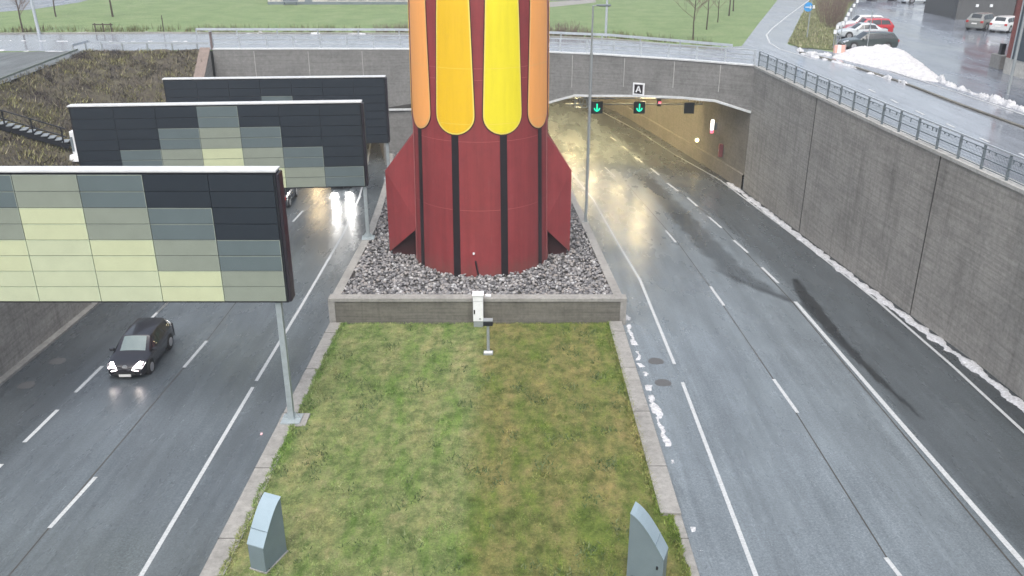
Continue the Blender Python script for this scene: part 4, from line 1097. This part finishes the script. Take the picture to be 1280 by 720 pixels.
        r = ringp(st(.955)); r2 = ringp(st(.99))
        g_.quad(Vector((.955 * hl + .016, sgn * (r[4][1] * .86 + .012), r[4][2] + .0)), Vector((.955 * hl + .02, sgn * r[4][1] * .5, r[5][2] + .012)), Vector((.985 * hl + .02, sgn * r2[4][1] * .5, r2[5][2] + .014)), Vector((.985 * hl + .02, sgn * (r2[4][1] * .9 + .012), r2[4][2] + .01)))
        g_.build('headlight', lm, t)
        b_ = MB(); r = ringp(st(-.985)); b_.box(-hl - .012, -hl * .93, sgn * w * .62 if sgn > 0 else -w * .9, sgn * w * .9 if sgn > 0 else -w * .62, belt * .74, belt * .96); b_.build('tail_light', M['taillight'], t, bevel=.02)
    MB().box(hl * .985, hl * 1.004 + .006, -w * .5, w * .5, .36 * belt, .50 * belt).build('grille', M['tyre'], t)
    if plate:
        MB().box(hl * 1.0, hl * 1.0 + .028, -.26, .26, .36 * belt - .08, .36 * belt + .04).build('number_plate', M['plate'], t)
    MB().box(-hl - .02, -hl + .01, -.26, .26, .62 * belt, .62 * belt + .12).build('number_plate', M['plate'], t)
    return t
mat_lens = mat('clear_lens', (.45, .48, .5), .15, .05)
def paint(n, c, r=.25): return mat(n, c, r, .03, 1, coat=.6)
# the black hatchback on the left carriageway
cy = 35.75
t = car('hatchback', 'black hatchback with lit headlights driving towards the viewer', (-17.0, cy, rz(cy, .01)), -PI / 2 + deg(0), 4.1, 1.78, 1.46, 'hatch', paint('black_paint', (.016, .015, .02)), lights='on', shield=M['shield'])
t.rotation_euler = (math.radians(0), 0, -PI / 2 + deg(1.5))
o = MB(); 
for k in range(16):
    pass
bdg = MB(); bdg.tube((1.93, 0, .62), (1.97, 0, .63), .12, .11, 16); bdg.build('badge', M['rim'], t)
for s in (1, -1):
    L = bpy.data.lights.new('headlight_beam', 'SPOT'); L.energy = 8; L.spot_size = deg(60); L.spot_blend = .9; L.shadow_soft_size = .12; L.color = (1, .86, .74)
    lo = bpy.data.objects.new('headlight_beam', L); lo.parent = t; lo.location = (2.12, s * .58, .62); lo.rotation_euler = (0, deg(-90 + 14), 0); col.objects.link(lo)
    MB().tube((1.98, s * .62, .36), (2.01, s * .62, .36), .07, n=12).build('fog_lamp', M['rim'], t)
# pink-shirt... nothing visible inside
t = car('hatchback', 'car with dazzling headlights half hidden under the middle gantry board', (-14.1, 70.8, rz(70.8, .01)), -PI / 2 + deg(6), 4.4, 1.8, 1.5, 'hatch', paint('dark_paint', (.03, .035, .04)), lights='hi')
for s in (1, -1):
    L = bpy.data.lights.new('headlight_beam', 'SPOT'); L.energy = 500; L.spot_size = deg(46); L.spot_blend = .7; L.shadow_soft_size = .1; L.color = (1, .97, .92)
    lo = bpy.data.objects.new('headlight_beam', L); lo.parent = t; lo.location = (2.25, s * .62, .68); lo.rotation_euler = (0, deg(-90 + 6), 0); col.objects.link(lo)
t = car('parked_car', 'dark vehicle peeping out behind the right end of the nearest gantry board', (-17.75, 64.5, rz(64.5, .01)), PI / 2 + deg(3), 4.6, 1.85, 1.75, 'suv', paint('charcoal_paint', (.03, .035, .045)))
t.name = 'passing_car'

# parked cars at street level
gp = 'cars parked in the wet car park'
car('parked_car', 'dark green-grey estate parked nearest the snow heap', (31.35, 79.25, .012), PI, 4.85, 1.85, 1.48, 'estate', paint('green_black_paint', (.045, .06, .06)), gp)
car('parked_car', 'silver saloon parked between the dark estate and the red car', (33.6, 86.9, .012), PI, 4.6, 1.82, 1.42, 'saloon', paint('silver_paint', (.48, .52, .54)), gp)
car('parked_car', 'red car parked behind the silver saloon', (35.2, 89.6, .012), PI, 4.6, 1.84, 1.60, 'suv', paint('red_paint', (.42, .03, .04)), gp)
car('parked_car', 'white car parked farthest back in the row of four', (35.6, 92.4, .012), PI, 4.6, 1.84, 1.62, 'suv', paint('white_paint_car', (.62, .64, .66)), gp)
p = G(1224, 38); car('parked_car', 'grey sport utility car seen from behind near the low grey garage', (p[0] + .9, p[1] + 1.3, .012), deg(42), 4.5, 1.9, 1.68, 'suv', paint('grey_paint', (.20, .21, .20)), gp)
p = G(1252, 41); car('parked_car', 'white estate half hidden by the brick building', (p[0] + 1.0, p[1] + 1.2, .012), deg(42), 4.5, 1.85, 1.58, 'estate', paint('white_paint_two', (.6, .62, .62)), gp)
p = G(1080, 1.5); car('parked_car', 'dark car at the far back of the car park, left one', (p[0], p[1] + 1, .012), PI, 4.5, 1.8, 1.5, 'hatch', paint('navy_paint', (.05, .055, .08)), gp)
p = G(1104, 1.5); car('parked_car', 'dark maroon car at the far back of the car park, right one', (p[0] + .3, p[1] + 1, .012), PI, 4.5, 1.8, 1.5, 'hatch', paint('maroon_paint', (.1, .04, .05)), gp)
p = G(1172, 7); car('delivery_van', 'white van beside the low grey garage', (p[0] - .6, p[1] + 4.4, .012), PI + deg(10), 5.6, 2.0, 2.3, 'van', paint('van_white', (.55, .6, .62)), None)

# ------------------------------------------------------------------ snow
def hump(seed): 
    r = np.random.default_rng(seed); ph = r.uniform(0, 6, 12); fr_ = r.uniform(.6, 7, 12); am = 1 / fr_ ** .5
    return lambda s: float(np.sum(am * np.sin(fr_ * s + ph)) / 2.2)
def snow_strip(pts, wid, hgt, seed, label, thresh=-9, m='snow', z0=None, step=.12):
    h1, h2, h3 = hump(seed), hump(seed + 1), hump(seed + 2)
    seg = [Vector(p) for p in pts]; rows = []; s = 0
    for a, b in zip(seg, seg[1:]):
        L = (b - a).length; n = max(2, int(L / step)); d = (b - a).normalized(); nn = Vector((-d.y, d.x, 0)).normalized()
        for i in range(n):
            c = a.lerp(b, i / n); s += L / n
            w = wid * (1 + .35 * h1(s)); hh = hgt * (1 + .5 * h2(s)); r = []
            if h3(s) < thresh: hh = -.08
            for k in range(9):
                u = k / 8 * 2 - 1; prof = (1 - abs(u) ** 2.2)
                zz = c.z - .03 + (hh * prof * (1 + random.uniform(-.4, .4)) if abs(u) < 1 else 0)
                q = c + nn * (u * w / 2 + random.uniform(-.05, .05) * wid + .12 * wid * h2(s * 1.7)); r.append((q.x, q.y, zz))
            rows.append(r)
    mb = MB(); mb.grid(rows, 0, True); return tag(mb.build('snow', M[m], fix=False), label, 'snow', kind='stuff')
pts = [(lerp(RWALL, y) - .38, y, rz(y, .01)) for y in (20, 26, 34.9, 41, 47.4, 53, 59.2, 64, 68, 71)]
snow_strip(pts, .55, .08, 11, 'dirty white snow strip along the foot of the right retaining wall')
pts = [(lerp(RK, y) + .34, y, rz(y, .01)) for y in (26, 31, 36, 41.5)]
snow_strip(pts, .36, .035, 21, 'broken white snow patches beside the right kerb of the lawn', -.55)
pts = [(lerp(RK, y) + .3, y, rz(y, .01)) for y in (15, 20, 26)]
snow_strip(pts, .2, .03, 24, 'small snow scraps beside the right kerb', .75)
snow_strip([G(1166, 98), G(1200, 112), G(1240, 126), G(1280, 139), (31.6, 40, 0)], .5, .22, 31, 'snow ridge between the street and the car park')
snow_strip([G(985, 61), G(1010, 66), G(1040, 70)], .5, .18, 41, 'snow scraps along the verge island kerb', .1)
snow_strip([G(1000, 67), G(1040, 77), G(1091, 92.5), G(1135, 107)], .4, .14, 45, 'snow scraps on the kerb in the middle of the street', -.4)
snow_strip([G(0, 42.5), G(200, 41.5), G(500, 43), G(690, 47)], .25, .09, 51, 'snow scraps along the far kerb of the bridge street', .45)
snow_strip([G(0, 51), G(100, 52), G(240, 52)], .3, .06, 55, 'thin snow line along the middle of the upper left street', -.1)
snow_strip([G(0, 63.5), G(60, 64.5), G(90, 65)], .35, .07, 58, 'snow line between the path and the street at upper left', -.3)
# the ploughed heap
sp = [G(1040, 72), G(1044, 66), G(1066, 62.5), G(1085, 60.5), G(1100, 60.5), G(1120, 63), G(1134, 66), G(1143, 73), G(1155, 81), G(1164, 89), G(1178, 99), G(1172, 103), G(1150, 100), G(1120, 91), G(1090, 84), G(1060, 77)]
spx = np.array([[p[0], p[1]] for p in sp])
gx = np.arange(spx[:, 0].min() - .3, spx[:, 0].max() + .3, .14); gy = np.arange(spx[:, 1].min() - .3, spx[:, 1].max() + .3, .18)
A_, B_ = np.meshgrid(gx, gy); fa, fb = A_.ravel(), B_.ravel()
ins = in_poly(fa, fb, sp); dist = np.full(len(fa), 9.)
for i in range(len(spx)):
    a = spx[i]; b = spx[(i + 1) % len(spx)]; d = b - a; k = np.clip(((np.stack([fa, fb], 1) - a) @ d) / (d @ d), 0, 1)
    dist = np.minimum(dist, np.hypot(fa - a[0] - k * d[0], fb - a[1] - k * d[1]))
hgt = np.where(ins, np.minimum(dist, 1.3) ** .75 * .38 * (1 + .25 * np.sin(fa * 3 + fb) * np.cos(fb * 2.3)) + rng.uniform(-.05, .05, len(fa)), -.1)
rows = np.stack([fa, fb, hgt], 1).reshape(len(gy), len(gx), 3)
mb = MB(); mb.grid([[tuple(p) for p in r] for r in rows.tolist()]); tag(mb.build('snow_heap', M['snow_clean'], fix=False), 'big heap of ploughed white snow in front of the dark estate', 'snow heap')
pp = R(1205, 456); mb = MB()
bm = bmesh.new(); bmesh.ops.create_icosphere(bm, subdivisions=2, radius=.13)
for v in bm.verts: v.co *= random.uniform(.75, 1.2); v.co.z *= .6
me = bpy.data.meshes.new('snow_lump'); bm.to_mesh(me); bm.free(); me.materials.append(M['snow']); o = bpy.data.objects.new('snow_lump', me); o.location = (pp[0], pp[1], pp[2] + .05); col.objects.link(o)
tag(o, 'single snow lump lying on the right shoulder near the wall', 'snow')
pp = R(327, 543); o = MB().box(pp[0] - .04, pp[0] + .04, pp[1] - .05, pp[1] + .05, pp[2], pp[2] + .05).build('litter', mat('pink_plastic', (.8, .5, .52), .5), bevel=.01); tag(o, 'tiny pinkish scrap of litter on the left shoulder', 'litter')

# manhole covers
for (x, y), lb in (((820, 452), 'round manhole cover by the right kerb, farther one'), ((829, 479), 'round manhole cover by the right kerb, nearer one'), ((72, 452), 'round manhole cover in the left lane by the wall, farther one'), ((33, 482), 'round manhole cover in the left lane by the wall, nearer one')):
    p = R(x, y); t = empty('manhole_cover', p, lb, 'manhole cover', 'manhole covers in the road')
    MB().tube((0, 0, .0), (0, 0, .012), .36, n=28).build('ring', M['shed'], t)
    MB().tube((0, 0, .005), (0, 0, .018), .30, n=28).build('lid', M['shed'], t)

# ------------------------------------------------------------------ buildings
t = empty('brick_building', (36.5, 66, 0), 'blue-clad building with red brick corner and pale plinth at the right edge', 'building')
dv = Vector((.9, -14, 0)).normalized(); nr = Vector((-dv.y, dv.x, 0)); nr = nr if nr.x > 0 else -nr
def bl(u, v, z): return tuple(dv * u + nr * v + Vector((0, 0, z)))
def blk(u0, u1, v0, v1, z0, z1): 
    m = MB(); m.add([bl(u, v, z) for z in (z0, z1) for v in (v0, v1) for u in (u0, u1)], [(0, 2, 3, 1), (4, 5, 7, 6), (0, 1, 5, 4), (2, 6, 7, 3), (0, 4, 6, 2), (1, 3, 7, 5)]); return m
blk(0, 30, 0, 14, 0, 1.15).build('plinth', M['plinth'], t)
blk(.0, .75, .02, 14, 1.152, 11).build('brick_corner', M['brick'], t)
blk(.752, 30, -.06, 14, 1.152, 11.2).build('cladding', M['clad'], t)
blk(-.1, 30.1, -.3, 14.1, 11.22, 11.5).build('roof', M['pole'], t)
blk(.752, .83, -.12, -.062, 1.16, 11.1).build('trim', M['rail_light'], t)
for k in range(5): blk(4 + k * 5, 6.5 + k * 5, -.1, -.06, 3, 5).build('window', M['glass'], t)
t = empty('entrance_steps', G(1249, 86), 'concrete steps with a dark bin at the corner of the brick building', 'steps')
MB().box(-.2, .5, -.3, 1.2, 0, 1.0).build('block', M['kerb'], t, bevel=.02)
MB().box(.1, .4, .4, .8, 1.0, 1.8).build('dark_box', M['board_frame'], t)
t = empty('garage', (50.9, 103.6, 0), 'low flat grey garage with two small lamps at the far side of the car park', 'garage')
MB().box(0, 6.2, 0, 9, 0, 2.45).build('wall', M['shed'], t)
m = MB(); m.prism([(-.02, 0, 0), (-.02, 0, 2.45), (3.5, 16, .6), (3.5, 16, 0)], (-.3, 0, 0)); m.build('ramp_wall', M['shed'], t)
m = MB(); m.prism([(.0, 0, 2.46), (3.52, 16, .61), (3.52, 16, .7), (.0, 0, 2.55)], (-.36, 0, 0)); m.build('ramp_coping', M['cap'], t)
MB().box(-.1, 6.3, -.15, 9.1, 2.46, 2.68).build('roof', mat('pale_roof', (.42, .46, .45), .6), t)
for x in (1.7, 3.3): MB().box(x, x + .3, -.12, -.002, 1.4, 1.7).build('wall_lamp', M['white'], t)
t = empty('brick_block', (57.25, 103.4, 0), 'tall red brick block behind the white parked estate', 'building')
MB().box(0, 9, 0, 10, 0, 9).build('wall', M['brick'], t)
MB().box(-.1, 9.1, -.1, 10.1, 9.01, 9.25).build('roof', M['pole'], t)
for z in (1.6, 4.6): MB().box(.4, 1.1, -.05, -.002, z, z + 1.2).build('window', M['glass'], t)
MB().box(.1, .5, -.35, -.06, .9, 1.5).build('wall_box', mat('ochre', (.5, .35, .15), .6), t)
# long low pavilion beyond the field
t = empty('pavilion', (-32.9, 123.2, 0), 'long low building with pale panels beyond the green field', 'building')
MB().box(0, 20.5, 0, 8, 0, 3.4).build('wall', M['plinth'], t)
MB().box(-.3, 20.8, -.6, 8.3, 3.41, 3.8).build('roof', M['pole'], t)
MB().box(0, 20.5, -.1, -.002, 0, .35).build('base_band', M['rail_dark'], t)
for k in range(9): MB().box(8.2 + k * 1.35, 9.2 + k * 1.35, -.06, -.002, .55, 2.4).build('window', mat('pane_grey', (.30, .36, .38), .3) if k == 0 else bpy.data.materials['pane_grey'], t)
MB().box(5, 6, -.05, -.002, .36, 2.3).build('door', M['rail_dark'], t)
for k in range(6): MB().box(.4 + k * .7, .48 + k * .7, -.06, -.002, .36, 3.2).build('batten', M['pole'], t)
t = empty('park_bench', (-29.6, 122.0, 0), 'dark bench standing before the long low building', 'bench')
MB().box(-1, 1, -.25, .25, .4, .48).build('seat', M['rail_dark'], t); MB().box(-1, 1, .2, .27, .5, .9).build('backrest', M['rail_dark'], t)
for s in (-.8, .8): MB().box(s - .04, s + .04, -.2, .2, 0, .4).build('leg', M['rail_dark'], t)
t = empty('storage_building', (4.5, 129.5, 0), 'dark low building top centre just right of the rocket', 'building')
MB().box(-14, 5.2, 0, 10, 0, 3).build('wall', M['rail_dark'], t); MB().box(-14.2, 5.4, -.2, 10.2, 3.01, 3.25).build('roof', M['pole'], t)

# small objects along the streets
t = empty('direction_sign', (*G(1008.5, 48)[:2], .05), 'round blue arrow sign on a grey post on the verge island', 'sign')
MB().tube((0, 0, 0), (0, 0, 3.6), .06, n=10).build('post', M['pole'], t)
d_ = MB(); d_.tube((-.25, -.08, 2.85), (-.25, -.05, 2.85), .42, n=28); d_.build('blue_disc', mat('sign_blue', (.05, .28, .62), .4), t)
d_ = MB(); d_.bar((-.55, -.09, 2.83), (.0, -.09, 2.83), .08, .01, up=(0, 1, 0)); d_.bar((-.1, -.09, 2.98), (.03, -.09, 2.83), .08, .01, up=(0, 1, 0)); d_.bar((-.1, -.09, 2.68), (.03, -.09, 2.83), .08, .01, up=(0, 1, 0)); d_.build('white_arrow', M['white'], t)
MB().box(.08, .35, -.08, -.05, 2.7, 3.0).build('small_plate', M['white'], t)
cp = [(1041, 61, 40), (1043.5, 58, 34), (1050.5, 50, 29.5), (1054.5, 44, 24), (1057.5, 38, 18), (1061, 32, 12.5), (1065, 25, 7), (1069, 20, 2)]
for i, (x, yb, yt) in enumerate(cp):
    p = G(x, yb); top_ = YY(x, yt, p[1])[2]
    t = empty('marker_post', (p[0], p[1], .02), 'white-topped marker post in the row between the verge and the parked cars', 'post', 'white-topped marker posts in a row')
    MB().box(-.03, .03, -.03, .03, 0, top_).build('post', M['pole'], t)
    MB().box(-.12, .12, -.06, .06, top_ - .17, top_ + .17).build('reflector', M['white'], t)
p = G(1080, 62); t = empty('slim_pole', (p[0], p[1] - .6, .01), 'thin grey pole in front of the dark estate', 'pole')
MB().tube((0, 0, 0), (0, 0, 3.3), .04, n=8).build('shaft', M['pole'], t); MB().box(-.06, .06, -.06, .06, 0, .1).build('foot', M['pole'], t)
p = G(1048, 69); t = empty('barrier_board', (p[0], p[1] - .1, .1), 'small red and white barrier board half buried at the left end of the snow heap', 'barrier')
MB().box(-.5, .5, -.04, .04, .1, .75).build('board', mat('faded_red', (.75, .38, .32), .6), t); MB().box(-.2, .1, -.045, -.041, .1, .75).build('white_stripe', M['white'], t)
for s in (-.45, .45): MB().box(s - .03, s + .03, -.05, .05, -.1, .8).build('leg', M['pole'], t)
for (x, y), lb, hh_ in (((1013, 45), '', 0),): pass
t = empty('fence_frame', (*G(130, 41)[:2], 0), 'low dark wooden frame in the field edge at upper left', 'fence')
MB().box(-1, 1, -.04, .04, .75, .85).build('top_bar', M['bark'], t)
for s in (-.8, 0, .8): MB().box(s - .05, s + .05, -.05, .05, 0, .95).build('post', M['bark'], t)
for x, yb, h_, lb in ((205, 41, 1.7, 'lone dark stake in the field edge, left of the wing wall'),):
    p = G(x, yb); t = MB(); t.tube((p[0], p[1], 0), (p[0], p[1], h_), .06, .04, 8); t.tube((p[0] - .1, p[1], h_ * .8), (p[0] + .1, p[1], h_ * .8), .03, .03, 6); tag(t.build('stake', M['bark']), lb, 'stake')

# ------------------------------------------------------------------ bare trees and bushes
def tree(xp, yp, H, label, seed, r0=.09, group='bare young trees standing in the green field'):
    p = G(xp, yp); rnd = random.Random(seed); t = empty('bare_tree', (p[0], p[1], 0), label, 'tree', group)
    trunk = MB(); lean = Vector((rnd.uniform(-.02, .02), rnd.uniform(-.02, .02), 1)); q = Vector((0, 0, -.1)); n = 8; pts = [q]
    for k in range(n): q = q + lean * (H / n) + Vector((rnd.uniform(-.04, .04), rnd.uniform(-.04, .04), 0)); pts.append(q)
    for k in range(n): trunk.tube(pts[k], pts[k + 1], r0 * (1 - k / n * .85), r0 * (1 - (k + 1) / n * .85), 7, caps=False)
    trunk.build('trunk', M['bark'], t)
    cr = MB()
    def br_(a, d, L, r, lv):
        m_ = a + d * L * .5 + Vector((rnd.uniform(-.1, .1), rnd.uniform(-.1, .1), .05)) * L; e = m_ + (d + Vector((0, 0, .15))).normalized() * L * .5
        cr.tube(a, m_, r, r * .75, 4, caps=False); cr.tube(m_, e, r * .75, r * .35, 4, caps=False)
        if lv > 0:
            for _ in range(4 if lv > 1 else 3):
                s_ = rnd.uniform(.25, 1); c = a.lerp(e, s_); a_ = rnd.uniform(0, 2 * PI)
                dd = (d + Vector((math.cos(a_), math.sin(a_), rnd.uniform(0, .7))) * .75).normalized(); br_(c, dd, L * rnd.uniform(.4, .6), r * .5, lv - 1)
    for k in range(22):
        h_ = rnd.uniform(.25, .97); i = min(n - 1, int(h_ * n)); a = pts[i].lerp(pts[i + 1], h_ * n - i); a_ = rnd.uniform(0, 2 * PI)
        br_(a, Vector((math.cos(a_), math.sin(a_), rnd.uniform(.5, 1.1))).normalized(), H * (1.05 - h_) * .42 + .3, r0 * .32, 2)
    cr.build('crown', M['twig'], t)
    return t
tree(29, 42, 6.5, 'bare tree farthest left, beside the leaning lamp post', 1)
tree(70, 21, 7, 'bare thin tree right of the leaning lamp post at upper left', 2)
tree(141, 21, 7, 'bare tree alone in the middle of the left field', 3, .12)
tree(866, 50, 6.5, 'bare tree nearest the bridge at the right of the field', 4, .08)
tree(883, 37, 7, 'bare tree second from the bridge in the right group', 5, .08)
tree(897, 28, 6, 'bare tree third from the bridge in the right group', 6, .06)
tree(911, 20, 7, 'bare tree fourth from the bridge in the right group', 7)
tree(916.5, 14, 7, 'bare tree farthest from the bridge in the right group', 8)
def bush(loc, rad, H, n, label, seed, m='twig', group=None, name='bare_bush'):
    rnd = random.Random(seed); mb = MB()
    for k in range(n):
        a_ = rnd.uniform(0, 2 * PI); rr = rad * math.sqrt(rnd.random()) * .5; b0 = Vector((loc[0] + rr * math.cos(a_), loc[1] + rr * math.sin(a_), loc[2]))
        d = Vector((math.cos(a_) * rnd.uniform(0, .6), math.sin(a_) * rnd.uniform(0, .6), 1)).normalized(); h_ = H * rnd.uniform(.5, 1)
        m_ = b0 + d * h_ * .5; e = m_ + (d + Vector((rnd.uniform(-.3, .3), rnd.uniform(-.3, .3), 0))).normalized() * h_ * .5
        mb.tube(b0, m_, .018, .013, 3, caps=False); mb.tube(m_, e, .013, .004, 3, caps=False)
        for _ in range(4):
            c = b0.lerp(e, rnd.uniform(.3, .95)); f_ = c + Vector((rnd.uniform(-.35, .35), rnd.uniform(-.35, .35), rnd.uniform(.1, .5))) * H * .35; mb.tube(c, f_, .009, .003, 3, caps=False)
    return tag(mb.build(name, M[m], fix=False), label, 'bush', group)
bs = [(1042, 35, 1.4, 3.0, 70), (1034, 30, 1.6, 3.2, 70), (1045, 20, 1.5, 3.2, 70), (1030, 15, 1.8, 3.4, 60), (1050, 8, 1.6, 3.2, 60), (1062, 4, 1.4, 2.6, 55)]
bl_ = ['reddish bare bush nearest the white marker posts', 'wide bare bush left of the nearest one on the verge', 'bare bush in the middle of the verge thicket beside the posts', 'bare bush on the side-road edge of the thicket', 'bare bush at the back of the thicket', 'small bare bush farthest back by the car park edge']
for i, ((x, y, r_, h_, n_), lb) in enumerate(zip(bs, bl_)):
    p = G(x, y); bush((p[0], p[1], .04), r_, h_, n_, lb, 40 + i, group='bare bushes on the verge island')
for i, (x, y, h_, lb) in enumerate(((697, 45.5, 1.5, 'scrubby dark bush by the bridge street, right against the rocket side'), (712, 46.5, 1.6, 'scrubby dark bush between the rocket and the lamp pole'), (726, 47, 1.2, 'low scrub just left of the lamp pole at the street edge'), (503, 41, 1.1, 'low scrub by the street just left of the rocket'), (478, 41, .9, 'tuft of dark scrub left of the rocket by the street'))):
    p = G(x, y); bush((p[0], p[1] + .6, 0), 1.5, h_, 60, lb, 70 + i, group='scrub along the far kerb of the street')

# a few dark ivy clumps on the median edge / dead stalks near the stair
for i, (x, y) in enumerate(((30, 195), (60, 130))):
    pass

# ------------------------------------------------------------------ thin volume added to lift the blacks like a camera veil
hz_ = MB().box(-640, 640, -70, 940, -20, 45).build('veil_haze', None); tag(hz_, kind='stuff')
hm = bpy.data.materials.new('thin_veil'); hm.use_nodes = True; hn = hm.node_tree; hn.nodes.clear()
ho = hn.nodes.new('ShaderNodeOutputMaterial'); hv = hn.nodes.new('ShaderNodeVolumePrincipled')
hv.inputs['Color'].default_value = (.86, .91, .96, 1); hv.inputs['Density'].default_value = .0009; hv.inputs['Anisotropy'].default_value = .2
hn.links.new(hv.outputs['Volume'], ho.inputs['Volume']); hz_.data.materials.clear(); hz_.data.materials.append(hm)

# ------------------------------------------------------------------ camera, sky, light
cam = bpy.data.cameras.new('camera'); co = bpy.data.objects.new('camera', cam); col.objects.link(co)
cam.sensor_width = 36; cam.lens = 36 * FL / 1280; cam.clip_end = 3000; cam.clip_start = .1
co.location = (0, 0, HC); co.rotation_euler = (PI / 2 - TH, 0, 0); scn.camera = co

SUN_EL, SUN_AZ = 60, 186
w = bpy.data.worlds.new('World'); scn.world = w; w.use_nodes = True; nt = w.node_tree
bg = nt.nodes['Background']; sky = nt.nodes.new('ShaderNodeTexSky'); sky.sky_type = 'NISHITA'; sky.sun_disc = False
sky.sun_elevation = deg(SUN_EL); sky.sun_rotation = deg(SUN_AZ); sky.air_density = 1.2; sky.dust_density = 5.0; sky.ozone_density = 1.5
hs = nt.nodes.new('ShaderNodeHueSaturation'); hs.inputs['Saturation'].default_value = .6
nt.links.new(sky.outputs['Color'], hs.inputs['Color']); nt.links.new(hs.outputs['Color'], bg.inputs['Color']); bg.inputs['Strength'].default_value = .15
sun = bpy.data.lights.new('sun', 'SUN'); sun.energy = 1.3; sun.angle = deg(50); sun.color = (1, .96, .9)
so = bpy.data.objects.new('sun', sun); col.objects.link(so)
a_ = deg(SUN_AZ); dirv = Vector((math.sin(a_) * math.cos(deg(SUN_EL)), math.cos(a_) * math.cos(deg(SUN_EL)), math.sin(deg(SUN_EL))))
so.rotation_euler = dirv.to_track_quat('Z', 'Y').to_euler()
scn.view_settings.view_transform = 'Standard'; scn.view_settings.look = 'None'; scn.view_settings.exposure = 0.75; scn.view_settings.gamma = 1
scn.render.engine = 'CYCLES'
